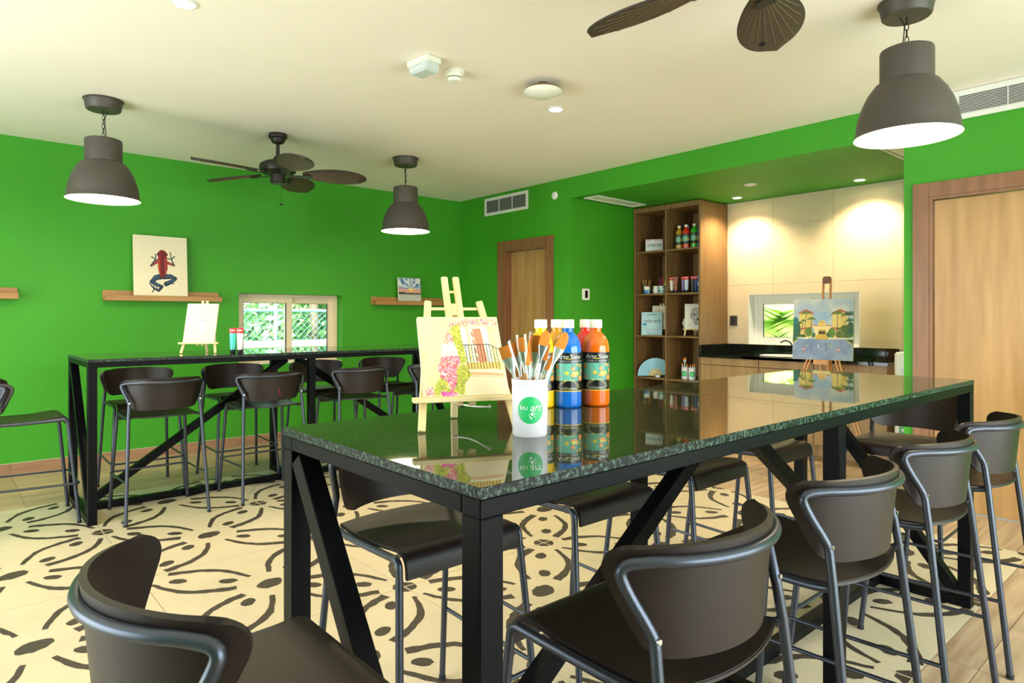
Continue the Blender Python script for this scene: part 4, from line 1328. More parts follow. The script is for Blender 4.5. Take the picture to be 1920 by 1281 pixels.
def paint_jelly():
    c = Canvas(80, 104, (224, 212, 184))
    pts = [(0.52 + 0.27 * math.cos(a), 0.40 - 0.155 * math.sin(a)) for a in np.linspace(0, PI, 20)] + [(0.52 + 0.27 * math.cos(a), 0.40 + 0.055 * math.sin(a)) for a in np.linspace(PI, 2 * PI, 3)[::-1]]
    c.poly(pts, (206, 184, 186)); c.poly([(x * 0.8 + 0.104, y * 0.8 + 0.07) for x, y in pts], (206, 166, 176), 0.5)
    c.line([(0.27, 0.405), (0.38, 0.44), (0.52, 0.455), (0.66, 0.445), (0.76, 0.425)], 0.016, (120, 104, 188)); c.line([(0.45, 0.455), (0.54, 0.47), (0.62, 0.455)], 0.022, (150, 140, 216), 0.7)
    r = np.random.default_rng(2)
    for k in range(9):
        x = 0.33 + k * 0.05; pts = [(x, 0.45)]
        for q in range(6):
            pts.append((x + r.uniform(-0.02, 0.02), 0.5 + q * 0.07 * r.uniform(0.7, 1)))
        c.line(pts, 0.011, (150, 148, 190), 0.65)
    c.poly([(0.52, 0.47), (0.62, 0.47), (0.60, 0.66), (0.54, 0.80), (0.49, 0.78), (0.53, 0.62)], (156, 158, 208), 0.75)
    c.poly([(0.40, 0.47), (0.50, 0.47), (0.49, 0.66), (0.42, 0.84), (0.38, 0.80), (0.43, 0.62)], (226, 196, 186), 0.7)
    return c
def paint_hotel():
    c = Canvas(130, 138, (178, 192, 206))
    n = c.noise(4, 5); n2 = c.noise(8, 6)
    c.put(np.ones(n.shape, bool), (226, 218, 206), np.clip((n - 0.42) * 3, 0, 0.9)); c.put((c.Y > 0.22) & (abs(c.X - 0.5) < 0.22), (136, 176, 214), np.clip((n2 - 0.3) * 1.6, 0, 0.7))
    wall, roof = (236, 208, 120), (204, 76, 66)
    def tower(x0, x1, top):
        c.poly([(x0, top + 0.05), ((x0 + x1) / 2, top + 0.0), (x1, top + 0.05), (x1, 0.62), (x0, 0.62)], wall)
        c.poly([(x0 - 0.02, top + 0.035), ((x0 + x1) / 2, top - 0.025), (x1 + 0.02, top + 0.035), (x1, top + 0.05), ((x0 + x1) / 2, top + 0.01), (x0, top + 0.05)], roof)
        c.poly([((x0 + x1) / 2, top), (x1, top + 0.05), (x1, 0.62), (x0 + (x1 - x0) * 0.7, 0.62)], (220, 186, 96), 0.6)
    tower(0.10, 0.33, 0.19); tower(0.66, 0.90, 0.19)
    c.poly([(0.08, 0.48), (0.32, 0.46), (0.32, 0.64), (0.06, 0.64)], (232, 200, 120)); c.line([(0.08, 0.495), (0.22, 0.485), (0.31, 0.47)], 0.022, roof)
    c.poly([(0.66, 0.46), (0.95, 0.48), (0.95, 0.64), (0.66, 0.64)], (232, 200, 120)); c.line([(0.65, 0.475), (0.80, 0.485), (0.94, 0.50)], 0.022, roof)
    c.poly([(0.33, 0.44), (0.65, 0.44), (0.63, 0.50), (0.60, 0.66), (0.38, 0.66), (0.36, 0.50)], (246, 222, 158)); c.line([(0.33, 0.435), (0.49, 0.44), (0.64, 0.435)], 0.014, roof)
    c.ell(0.49, 0.395, 0.06, 0.045, (244, 206, 116)); c.poly([(0.43, 0.40), (0.55, 0.40), (0.57, 0.44), (0.41, 0.44)], (244, 206, 116)); c.text('RIU', 0.49, 0.388, 0.05, (190, 110, 60))
    c.poly([(0.42, 0.50), (0.57, 0.50), (0.57, 0.62), (0.42, 0.62)], (216, 178, 66)); c.poly([(0.44, 0.53), (0.55, 0.53), (0.55, 0.58), (0.44, 0.58)], (84, 66, 50)); c.line([(0.43, 0.505), (0.41, 0.60)], 0.014, (250, 232, 170)); c.line([(0.565, 0.505), (0.585, 0.60)], 0.014, (250, 232, 170))
    # shrubs
    r = np.random.default_rng(9)
    for cx, cy, rx, ry, g in ((0.27, 0.545, 0.06, 0.075, (96, 128, 44)), (0.355, 0.60, 0.03, 0.04, (60, 104, 60)), (0.655, 0.555, 0.06, 0.08, (100, 130, 44)), (0.60, 0.59, 0.035, 0.045, (56, 100, 60)), (0.04, 0.52, 0.09, 0.16, (46, 104, 82)), (0.03, 0.36, 0.06, 0.06, (50, 116, 120)), (0.90, 0.56, 0.12, 0.08, (70, 108, 44)), (0.80, 0.58, 0.08, 0.06, (96, 120, 50)), (0.13, 0.62, 0.10, 0.03, (60, 90, 40)), (0.96, 0.48, 0.06, 0.1, (44, 96, 72))):
        c.ell(cx, cy, rx, ry, g)
        for k in range(40):
            a, q = r.uniform(0, 6.28), math.sqrt(r.random())
            c.ell(cx + rx * q * math.cos(a), cy + ry * q * math.sin(a), 0.007, 0.006, tuple(int(v * r.uniform(0.7, 1.45)) for v in g), al=0.8)
    def palm(x, y0, y1, s, g, dx=0.0):
        c.line([(x, y1), (x + dx * 0.5, (y0 + y1) / 2), (x + dx, y0)], (0.013, 0.008), (92, 66, 40))
        for k in range(9):
            a = PI * (k / 8) + 0.05; L = s * r.uniform(0.85, 1.1)
            c.line([(x + dx, y0), (x + dx + L * 0.6 * math.cos(a), y0 - L * 0.42 * math.sin(a)), (x + dx + L * math.cos(a), y0 - L * 0.15 * math.sin(a) + L * 0.28)], (0.022, 0.004), g)
    palm(0.19, 0.235, 0.64, 0.11, (110, 128, 60), 0.03); palm(0.31, 0.33, 0.50, 0.08, (104, 126, 60)); palm(0.11, 0.40, 0.64, 0.06, (84, 108, 50)); palm(0.15, 0.36, 0.52, 0.05, (98, 116, 54), 0.02)
    palm(0.745, 0.24, 0.66, 0.12, (108, 124, 50)); palm(0.93, 0.26, 0.45, 0.14, (50, 92, 66)); palm(0.88, 0.47, 0.64, 0.12, (76, 100, 40)); palm(0.78, 0.50, 0.64, 0.07, (92, 108, 44)); palm(0.95, 0.36, 0.5, 0.10, (64, 104, 70))
    # forecourt
    c.poly([(0.06, 0.635), (0.94, 0.635), (0.94, 0.655), (0.06, 0.65)], (240, 226, 180)); c.poly([(0.40, 0.60), (0.585, 0.60), (0.605, 0.675), (0.38, 0.675)], (222, 174, 60))
    m = c.inside([(0.07, 0.665), (0.93, 0.66), (1.0, 0.73), (1.0, 1.0), (0.0, 1.0), (0.0, 0.735)])
    c.put(m, (140, 156, 184)); c.put(m, (118, 136, 170), np.clip((n2 - 0.4) * 2.2, 0, 0.8)); c.put(m, (168, 176, 190), np.clip((n - 0.5) * 2.4, 0, 0.6))
    c.line([(0.0, 0.735), (0.07, 0.68)], 0.014, (236, 206, 60)); c.line([(0.90, 0.675), (1.0, 0.745)], 0.014, (236, 206, 60)); c.poly([(0.0, 0.66), (0.07, 0.66), (0.06, 0.685), (0.0, 0.725)], (74, 104, 50)); c.poly([(0.88, 0.66), (1, 0.66), (1, 0.735)], (64, 94, 44))
    c.line([(0.335, 0.74), (0.32, 0.84)], 0.006, (70, 76, 92)); c.line([(0.335, 0.745), (0.42, 0.79), (0.55, 0.76)], 0.004, (80, 86, 100)); c.line([(0.56, 0.74), (0.575, 0.83)], 0.006, (70, 76, 92)); c.line([(0.55, 0.83), (0.62, 0.90), (0.72, 0.94)], 0.004, (90, 96, 112)); c.line([(0.82, 0.77), (0.86, 0.88)], 0.004, (90, 96, 112))
    for x in (0.195, 0.765):
        c.poly([(x - 0.022, 0.86), (x - 0.006, 0.795), (x + 0.006, 0.795), (x + 0.022, 0.86)], (200, 60, 50)); c.line([(x - 0.012, 0.822), (x + 0.012, 0.822)], 0.010, (246, 240, 236)); c.line([(x - 0.016, 0.843), (x + 0.016, 0.843)], 0.008, (246, 240, 236))
    c.line([(0.44, 0.76), (0.44, 0.81)], 0.011, (240, 240, 236)); c.poly([(0.21, 0.785), (0.27, 0.765), (0.25, 0.79)], (206, 202, 90)); c.poly([(0.62, 0.755), (0.68, 0.785), (0.65, 0.79)], (206, 202, 90))
    c.line([(0.19, 0.655), (0.25, 0.655)], 0.014, (246, 246, 246)); c.line([(0.30, 0.655), (0.36, 0.65)], 0.010, (120, 130, 150))
    return c
def paint_sindri():
    c = Canvas(56, 42, (232, 230, 224)); n = c.noise(5, 1)
    c.put(n > 0.56, (222, 196, 206), 0.5); c.put((n < 0.42), (190, 214, 206), 0.5); c.put((c.Y < 0.14) & (n > 0.45), (214, 150, 160), 0.5); c.put((c.Y > 0.86) & (n > 0.5), (206, 170, 200), 0.5)
    c.text('SINDRI', 0.50, 0.50, 0.285, (40, 70, 90), shear=0.25)
    return c
def paint_book():
    c = Canvas(72, 78, (176, 214, 226)); n = c.noise(6, 7)
    c.put(n > 0.55, (196, 226, 234), 0.7)
    c.text('BEGINNERS', 0.5, 0.10, 0.085, (70, 80, 90)); r = np.random.default_rng(3)
    for k, y in enumerate((0.22, 0.50, 0.58, 0.66)):
        pts = [(0.14 + q * 0.034, y + 0.03 * math.sin(q * 1.9 + k) * (1 if q % 2 else -1)) for q in range(22)]
        c.line(pts, 0.010, (216, 234, 238))
    c.text('calligraphy', 0.52, 0.38, 0.20, (84, 92, 100), shear=0.45); c.text('& lettering', 0.5, 0.76, 0.15, (196, 150, 190), shear=0.45); c.text('step by step', 0.5, 0.86, 0.12, (196, 150, 190), shear=0.3)
    c.ell(0.16, 0.53, 0.10, 0.045, (44, 130, 176)); c.line([(0.3, 0.95), (0.7, 0.95)], 0.012, (110, 120, 130))
    return c
def paint_letters():
    c = Canvas(60, 76, (232, 226, 212)); c.text('Lettering', 0.52, 0.22, 0.22, (166, 146, 92), shear=0.4); c.line([(0.2, 0.34), (0.8, 0.33)], 0.008, (190, 176, 140))
    return c
def paint_jaguar():
    c = Canvas(84, 100, (238, 236, 228)); ink = (52, 52, 54); g = (150, 150, 150)
    pts = [(0.34, 0.24), (0.50, 0.17), (0.72, 0.17), (0.90, 0.20), (0.97, 0.16), (0.98, 0.34), (0.90, 0.44), (0.94, 0.54), (0.82, 0.70), (0.72, 0.82), (0.52, 0.84), (0.42, 0.76), (0.44, 0.64), (0.32, 0.58), (0.28, 0.46), (0.33, 0.36)]
    c.poly(pts, (196, 194, 190)); c.line(pts + pts[:1], 0.016, ink); m = c.inside(pts); r = np.random.default_rng(5)
    for k in range(70):
        x, y = r.uniform(0.28, 0.97), r.uniform(0.18, 0.83)
        if c.inside(pts)[int(y * m.shape[0]) - 1, int(x * m.shape[1]) - 1]:
            c.ell(x, y, r.uniform(0.012, 0.03), r.uniform(0.008, 0.02), (60, 60, 62) if r.random() < 0.6 else (232, 230, 226), r.uniform(0, 3), 0.85)
    c.ell(0.46, 0.44, 0.05, 0.025, (30, 30, 32)); c.ell(0.78, 0.44, 0.05, 0.025, (30, 30, 32)); c.poly([(0.55, 0.58), (0.70, 0.58), (0.62, 0.68)], (40, 40, 42)); c.line([(0.62, 0.68), (0.60, 0.76), (0.50, 0.78)], 0.012, ink)
    c.line([(0.18, 0.88), (0.24, 0.80)], 0.012, ink)
    return c

def canvas_block(parent, art, w, h, depth, matname='print_canvas', loc=(0, 0, 0), rot=(0, 0, 0), side='canvas_side'):
    """stretched canvas: a block with the painted face on its front; origin bottom centre of the front face"""
    b = MB().box(-w / 2, w / 2, 0.0004, depth, 0, h).build('stretched_canvas', side, parent, bev=0.002, loc=loc, rot=rot)
    obj('painted_face', art.mesh('painted_face', w - 0.003, h - 0.003, matname), b, (0, -0.0002, 0.0015))
    return b

# ------------------------------------------------------------------ canvases on the ledges
def ledge_canvas(name, label, art, x, w, h):
    lean = 0.075
    t = thing(name, label, 'painting', (x, YA - 0.092, 1.4565), rot=(-lean, 0, 0))
    canvas_block(t, art, w, h, 0.018)
    return t
ledge_canvas('frog_canvas', 'white canvas of a red and blue frog leaning on the wooden ledge', paint_frog(), 1.573, 0.452, 0.590)
ledge_canvas('sunset_canvas', 'small canvas of a pink and blue sunset over water on the right ledge', paint_sunset(), 4.268, 0.315, 0.310)

# ------------------------------------------------------------------ table easels
def table_easel(label, loc, rz, k=1.0, mast=0.33, wood='pine', lean=0.25, legtop=0.265):
    """small A-frame easel; front faces local -Y; k scales it"""
    t = thing('table_easel', label, 'easel', loc, rz)
    hw = 0.118 * k
    def fp(x, h, off=0.0):                               # point on the leaning front plane
        return (x, h * lean + off, h)
    for s in (-1, 1):
        MB().bar(fp(s * hw, 0.002), fp(s * hw * 0.60, legtop * k), 0.018 * k, 0.012 * k, up=(0, 1, 0)).build('leg', wood, t, bev=0.002 * k, seg=1)
        MB().bar(fp(s * 0.016 * k, 0.055 * k, 0.012 * k), fp(s * 0.016 * k, mast, 0.012 * k), 0.018 * k, 0.012 * k, up=(0, 1, 0)).build('mast', wood, t, bev=0.003 * k, seg=1)
    hz = (legtop - 0.02) * k
    MB().tube([fp(-hw * 0.62, hz, 0.004), fp(hw * 0.62, hz, 0.004)], 0.0042 * k, 8).build('dowel', wood, t, smooth=60)
    MB().tube([fp(-0.02 * k, mast * 0.89, 0.012 * k), fp(0.02 * k, mast * 0.89, 0.012 * k)], 0.0035 * k, 8).build('dowel', wood, t, smooth=60)
    MB().bar(fp(0, mast * 0.72, 0.013 * k), fp(0, mast * 0.80, 0.013 * k), 0.014 * k, 0.010 * k, up=(0, 1, 0)).build('slider_block', wood, t)
    z = 0.0685 * k
    MB().box(-0.136 * k, 0.136 * k, z * lean - 0.032 * k, z * lean - 0.004 * k, z, z + 0.012 * k).build('ledge', wood, t, bev=0.0015 * k, seg=1)
    MB().bar((0, 0.205 * k, 0.002), fp(0, 0.235 * k, 0.02 * k), 0.018 * k, 0.012 * k, up=(0, 1, 0)).build('rear_leg', wood, t, bev=0.002 * k, seg=1)
    c = smooth_path([(0.0, 0.175 * k, 0.045 * k), (0.03 * k, 0.12 * k, 0.042 * k), (0.055 * k, 0.03 * k, 0.052 * k)], 2)
    m = MB().tube(c, 0.0022 * k, 6)
    for p in (c[0], c[-1]):
        m.lathe([(0, 0.006 * k), (0.006 * k, 0), (0, -0.006 * k)], 8, tuple(p))
    m.build('string', 'cord_white', t, smooth=60)
    return t, lean, z + 0.012 * k

def easel_canvas(name, label, easel_args, art, w, h, depth, dx=0.0, off=0.0):
    loc, rz, lean, z = easel_args
    R = Matrix.Rotation(rz, 4, 'Z')
    th = math.atan(lean)
    p = R @ Vector((dx, z * lean - 0.0085 - depth / math.cos(th) - off, z + 0.0006)) + Vector(loc)
    t = thing(name, label, 'painting', p)
    t.rotation_euler = (R @ Matrix.Rotation(-th, 4, 'X')).to_euler()
    canvas_block(t, art, w, h, depth)
    return t
# main table easel: turned to face the camera
E1 = (0.9742, 1.2561, T1); RZ1 = -0.4417
e, ln, zz = table_easel('pine table easel on the near table holding the balcony painting', E1, RZ1, 1.0, 0.388, 'pine', 0.66, 0.318)
easel_canvas('balcony_canvas', 'canvas of a flowered balcony with pink blossoms on the near table easel', (E1, RZ1, ln, zz), paint_balcony(), 0.216, 0.235, 0.014)
E2 = (1.4266, 5.0402, T2); RZ2 = -0.582
e, ln, zz = table_easel('pale table easel on the wall table holding the jellyfish canvas', E2, RZ2, 1.0, 0.385, 'pine', 0.39, 0.28)
easel_canvas('jellyfish_canvas', 'pale canvas with a faint lilac jellyfish on the wall table', (E2, RZ2, ln, zz), paint_jelly(), 0.218, 0.303, 0.014)

# ------------------------------------------------------------------ paint bottles
mat('cap_white', S(244, 236, 218), 0.35, var=0.01)
PAINT = {'yellow': S(246, 196, 10), 'ochre': S(214, 150, 30), 'blue': S(20, 110, 205), 'red': S(222, 50, 30), 'orange': S(246, 108, 14), 'green': S(70, 180, 40), 'mustard': S(200, 150, 40), 'cobalt': S(30, 90, 190)}
for k, v in PAINT.items():
    mat('bottle_' + k, v, 0.16, var=0.03, coat=0.3)
def bottle_label(w, h):
    c = Canvas(w, h, (18, 18, 20), 2)
    # art panel
    c.poly([(0.30, 0.27), (0.70, 0.27), (0.70, 0.72), (0.30, 0.72)], (108, 190, 170)); c.poly([(0.52, 0.27), (0.70, 0.27), (0.70, 0.72), (0.52, 0.72)], (56, 140, 118))
    r = np.random.default_rng(11)
    for x, y, q in ((0.345, 0.36, 0.028), (0.545, 0.42, 0.024), (0.645, 0.34, 0.02), (0.655, 0.66, 0.036), (0.33, 0.60, 0.014), (0.37, 0.66, 0.016), (0.60, 0.31, 0.014), (0.67, 0.48, 0.02)):
        c.ell(x, y, q, q * w / h, (236, 120, 50)); c.ell(x, y, q * 0.55, q * 0.55 * w / h, (250, 170, 80))
    c.ell(0.475, 0.52, 0.02, 0.05, (250, 214, 70)); c.ell(0.555, 0.54, 0.025, 0.055, (248, 222, 40)); c.ell(0.60, 0.53, 0.02, 0.05, (244, 180, 40)); c.poly([(0.50, 0.56), (0.62, 0.56), (0.59, 0.62), (0.53, 0.62)], (240, 160, 40))
    for k in range(30):
        x, y = r.uniform(0.31, 0.69), r.uniform(0.29, 0.71)
        c.ell(x, y, 0.005, 0.005 * w / h, [(250, 210, 90), (236, 110, 50), (120, 200, 120)][k % 3])
    c.text("Arte'Sano", 0.50, 0.11, 0.075, (248, 246, 240), shear=0.3); c.line([(0.46, 0.155), (0.50, 0.165), (0.53, 0.15)], 0.007, (250, 220, 60)); c.line([(0.55, 0.155), (0.575, 0.162)], 0.006, (230, 60, 40)); c.ell(0.572, 0.075, 0.006, 0.008, (230, 60, 50))
    c.text('PINTURA ACRILICA ARTESANAL MATE', 0.50, 0.215, 0.024, (232, 232, 230)); c.text('NO TOXICA - BASE AGUA', 0.50, 0.245, 0.020, (232, 232, 230))
    # arched lettering
    for word, rad, a0, sg in (('PINTURA ACRILICA', 0.125, 1.22, 1),):
        n = len(word)
        for i, ch in enumerate(word):
            a = a0 - 2 * a0 * i / (n - 1)
            x = 0.50 - rad * math.sin(a); y = 0.985 - rad * math.cos(a) * w / h
            c.text(ch, x, y, 0.042, (246, 232, 120), rot=a)
    c.text('ARTESANAL', 0.50, 0.93, 0.042, (246, 240, 190))
    for k in range(40):
        a, q = r.uniform(0.2, 2.9), r.uniform(0.02, 0.085)
        c.ell(0.5 + q * math.cos(a), 0.955 - q * math.sin(a) * w / h * 0.9, 0.003, 0.003, (110, 110, 112))
    # side text panel
    for s in (0.745, 0.255):
        c.poly([(s - 0.017, 0.08), (s + 0.017, 0.08), (s + 0.017, 0.95), (s - 0.017, 0.95)], (214, 212, 206))
        for k in range(26):
            y = 0.10 + k * 0.032; c.line([(s - 0.011, y), (s + 0.010, y)], 0.006, (120, 120, 118))
    c.put(c.Y > 0.975, (246, 206, 60)); c.put((c.Y < 0.012), (60, 60, 60))
    return c
BR = 0.0425
LBL_BIG = bottle_label(200, 90).mesh('label', 2 * PI * (BR + 0.0006), 0.118, 'print_gloss', bend=BR + 0.0006)
LBL_SMALL = bottle_label(64, 30).mesh('label', 2 * PI * (BR + 0.0006), 0.118, 'print_gloss', bend=BR + 0.0006)
_bt = MB().lathe([(0, 0), (BR * 0.86, 0), (BR * 0.97, 0.004), (BR, 0.012), (BR, 0.168), (BR * 0.985, 0.182), (BR * 0.90, 0.200), (BR * 0.74, 0.215), (BR * 0.50, 0.226), (0.0165, 0.231), (0.0165, 0.238), (0.0185, 0.239), (0.0185, 0.243), (0.015, 0.244), (0.015, 0.25), (0, 0.25)], 36)
BODY = {}
CAP = MB().lathe([(0, 0.243), (0.0195, 0.243), (0.020, 0.246), (0.0195, 0.266), (0.0185, 0.269), (0, 0.2695)], 28).mesh('cap', 'cap_white', 30)
def paint_bottle(label, col, loc, rz, big=True, group=None):
    t = thing('paint_bottle', label, 'bottle', loc, rz, group)
    if col not in BODY:
        BODY[col] = _bt.mesh('bottle_body', 'bottle_' + col, 40)
    b = obj('bottle_body', BODY[col], t)
    obj('cap', CAP, t)
    obj('label', LBL_BIG if big else LBL_SMALL, t, (0, 0, 0.050))
    return t
GB = 'litre paint bottles on the near table'
FACE = -0.75
paint_bottle('orange paint bottle standing rightmost on the near table', 'orange', (1.560, 1.368, T1), FACE, True, GB)
paint_bottle('blue paint bottle in the front row on the near table', 'blue', (1.468, 1.402, T1), FACE + 0.05, True, GB)
paint_bottle('red paint bottle hidden behind the orange one on the near table', 'red', (1.612, 1.458, T1), FACE, True, GB)
paint_bottle('ochre paint bottle behind the blue one on the near table', 'ochre', (1.512, 1.492, T1), FACE, True, GB)
paint_bottle('lemon yellow paint bottle behind the brush cup on the near table', 'yellow', (1.400, 1.452, T1), FACE, True, GB)
GS = 'small looking paint bottles on the top bookcase shelf'
for lab, col, y, x in (('mustard paint bottle, leftmost on the top right bookcase shelf', 'mustard', 4.262, 6.27), ('red paint bottle on the top right bookcase shelf', 'red', 4.158, 6.25), ('green paint bottle on the top right bookcase shelf', 'green', 4.052, 6.25), ('blue paint bottle, rightmost on the top right bookcase shelf', 'cobalt', 3.972, 6.26), ('ochre paint bottle half hidden behind the red one in the bookcase', 'ochre', 4.215, 6.36)):
    b = paint_bottle(lab, col, (x, y, SHZ[0]), -0.9, False, GS)
    b.scale = (0.98, 0.98, 1.0)

# ------------------------------------------------------------------ brush cup and brushes
mat('cup_white', S(232, 226, 232), 0.3, var=0.015)
mat('logo_green', S(40, 184, 104), 0.4, var=0.02)
mat('logo_white', S(250, 250, 248), 0.4, var=0.005)
def cup(label, loc, rz, k=1.0, small=False, group=None):
    t = thing('brush_cup', label, 'cup', loc, rz, group)
    R0, R1, h = 0.0405 * k, 0.0425 * k, 0.132 * k
    def rad(z):
        return R0 + (R1 - R0) * z / h
    MB().lathe([(0, 0.0), (R0 * 0.93, 0.0), (R0, 0.005 * k), (rad(h * 0.85), h * 0.85), (rad(h * 0.86) - 0.0008 * k, h * 0.86), (rad(h * 0.875), h * 0.875), (rad(h * 0.89) - 0.0008 * k, h * 0.89), (R1, h * 0.91), (R1 + 0.0006 * k, h), (R1 - 0.0018 * k, h), (R0 - 0.002 * k, 0.006 * k), (0, 0.006 * k)], 40).build('cup_body', 'cup_white', t, smooth=30)
    # round logo patch wrapped on the wall
    lr, zc = 0.031 * k, 0.063 * k
    m = MB(); n = 28; rings = 4
    Rr = rad(zc) + 0.0005
    vs = [(0, -Rr, zc)]; fs = []
    for q in range(1, rings + 1):
        for j in range(n):
            a = 2 * PI * j / n; u = lr * q / rings * math.cos(a); z = zc + lr * q / rings * math.sin(a); RR = rad(z) + 0.0005
            vs.append((RR * math.sin(u / RR), -RR * math.cos(u / RR), z))
    for j in range(n):
        fs.append((0, 1 + j, 1 + (j + 1) % n))
        for q in range(rings - 1):
            o = 1 + q * n
            fs.append((o + j, o + n + j, o + n + (j + 1) % n, o + (j + 1) % n))
    lg = m.add(vs, fs).build('logo', 'logo_green', t)
    lg['label'] = 'round green logo'
    if not small:
        B = rad(zc) + 0.0011
        lettering('lettering', 'RIU', 0.0125 * k, 'logo_white', lg, (0, 0, zc + 0.0045 * k), bend=B, ang=-0.37)
        lettering('lettering', 'art', 0.0235 * k, 'logo_white', lg, (0, 0, zc + 0.006 * k), shear=0.3, bend=B, ang=0.27)
        m = MB()
        for u, z, r in ((0.004, -0.0085, 0.0036), (0.009, -0.0135, 0.0016), (-0.001, -0.0145, 0.0013), (0.0015, -0.018, 0.0022), (0.0065, -0.0035, 0.0016), (0.011, -0.0075, 0.0012), (-0.003, -0.0095, 0.0012)):
            vs = [(B * math.sin((u * k + r * k * math.cos(a)) / B), -B * math.cos((u * k + r * k * math.cos(a)) / B), zc + z * k + r * k * math.sin(a)) for a in np.linspace(0, 2 * PI, 10, endpoint=False)]
            m.add(vs, [tuple(range(10))])
        m.build('paint_splash', 'logo_white', lg)
    else:
        lettering('lettering', 'art', 0.024 * k, 'logo_white', lg, (0, 0, zc), shear=0.3, bend=rad(zc) + 0.0011, ang=0.05)
    return t
CUPX, CUPY = 1.043, 1.118
RC = -0.72
cup('white brush cup with a round green logo on the near table', (CUPX, CUPY, T1), RC)

mat('bristle_orange', S(232, 132, 34), 0.6, scale=60, stretch=(8, 8, 0.5), var=0.12)
mat('ferrule_silver', S(214, 216, 212), 0.34, metal=0.7, var=0.05)
mat('ferrule_grey', S(150, 156, 156), 0.3, metal=0.8, var=0.05)
mat('handle_white', S(238, 236, 234), 0.25)
mat('handle_black', S(26, 26, 28), 0.25)
mat('handle_wood', S(222, 150, 76), 0.4, scale=10, stretch=(6, 6, 0.5), var=0.1)
glass_mat('sleeve_clear', (0.97, 0.98, 0.97), 0.2)
def brush(label, root, tip, width, blen, flen, handle, shape='flat', sleeve=False, twist=0.0, ferr='ferrule_silver', group=None, hr=0.0035):
    """root: handle end inside the cup, tip: end of the bristles (world points)"""
    root, tip = Vector(root), Vector(tip)
    d = tip - root; L = d.length; zax = d.normalized()
    # broad side faces the camera: x axis sideways
    view = Vector((0.66, 0.75, 0)); xax = (zax.cross(view)).normalized()
    if xax.dot(Vector((0.75, -0.66, 0))) < 0:
        xax = -xax
    yax = zax.cross(xax)
    M = Matrix((xax, yax, zax)).transposed() @ Matrix.Rotation(twist, 3, 'Z')
    t = thing('paint_brush', label, 'brush', root, rot=M.to_euler(), group=group)
    zb = L - blen; zf = zb - flen
    w = width / 2
    MB().tube([(0, 0, 0.0), (0, 0, zf * 0.5), (0, 0, zf * 0.85), (0, 0, zf + 0.004)], [hr * 0.75, hr * 1.15, hr * 1.2, hr], 10).build('handle', handle, t, smooth=50)
    # ferrule: round at the handle, flat at the bristles
    m = MB(); vs = []; n = 14
    rows = [(zf, hr * 1.08, hr * 1.08), (zf + flen * 0.25, hr * 1.15, hr * 1.1), (zf + flen * 0.6, w * 0.72 if w > hr else hr, hr * 0.9), (zb, w, max(0.0022, hr * 0.6))]
    g = []
    for z, a, b in rows:
        g.append([(a * math.cos(2 * PI * k / n), b * math.sin(2 * PI * k / n), z) for k in range(n)])
    for i in range(len(g)):
        vs += g[i]
    fs = [(i*n+k, i*n+(k+1) % n, (i+1)*n+(k+1) % n, (i+1)*n+k) for i in range(len(g) - 1) for k in range(n)]
    m.add(vs, fs).build('ferrule', ferr, t, smooth=50)
    tb = max(0.0020, hr * 0.55)
    m = MB(); g = []
    for q in range(7):
        s = q / 6; z = zb - 0.001 + (blen + 0.001) * s
        if shape == 'flat':
            ww = w * (1.0 - 0.06 * s)
        elif shape == 'filbert':
            ww = w * math.sqrt(max(0.03, 1 - (max(0, s - 0.45) / 0.56) ** 2))
        else:
            ww = w * (1 - s * 0.9)
        g.append([(ww * math.cos(2 * PI * k / n) + (w * 0.5 * s if shape == 'angle' else 0), tb * (1 - 0.65 * s) * math.sin(2 * PI * k / n), z) for k in range(n)])
    vs = [p for r_ in g for p in r_]
    fs = [(i*n+k, i*n+(k+1) % n, (i+1)*n+(k+1) % n, (i+1)*n+k) for i in range(6) for k in range(n)] + [tuple(6 * n + k for k in range(n))]
    m.add(vs, fs).build('bristles', 'bristle_orange', t, smooth=50)
    if sleeve:
        MB().tube([(0, 0, zb - flen * 0.45), (0, 0, L + 0.006)], 1.0, 12, caps=False).build('sleeve', 'sleeve_clear', t, smooth=60)
        o = t.children[-1] if False else None
    return t
SLEEVE = []
def add_sleeve(t, w, z0, z1):
    m = MB(); n = 12
    vs = [(w * math.cos(2 * PI * k / n), 0.0042 * math.sin(2 * PI * k / n), z) for z in (z0, z1) for k in range(n)]
    m.add(vs, [(k, (k + 1) % n, n + (k + 1) % n, n + k) for k in range(n)]).build('plastic_sleeve', 'sleeve_clear', t, smooth=60)
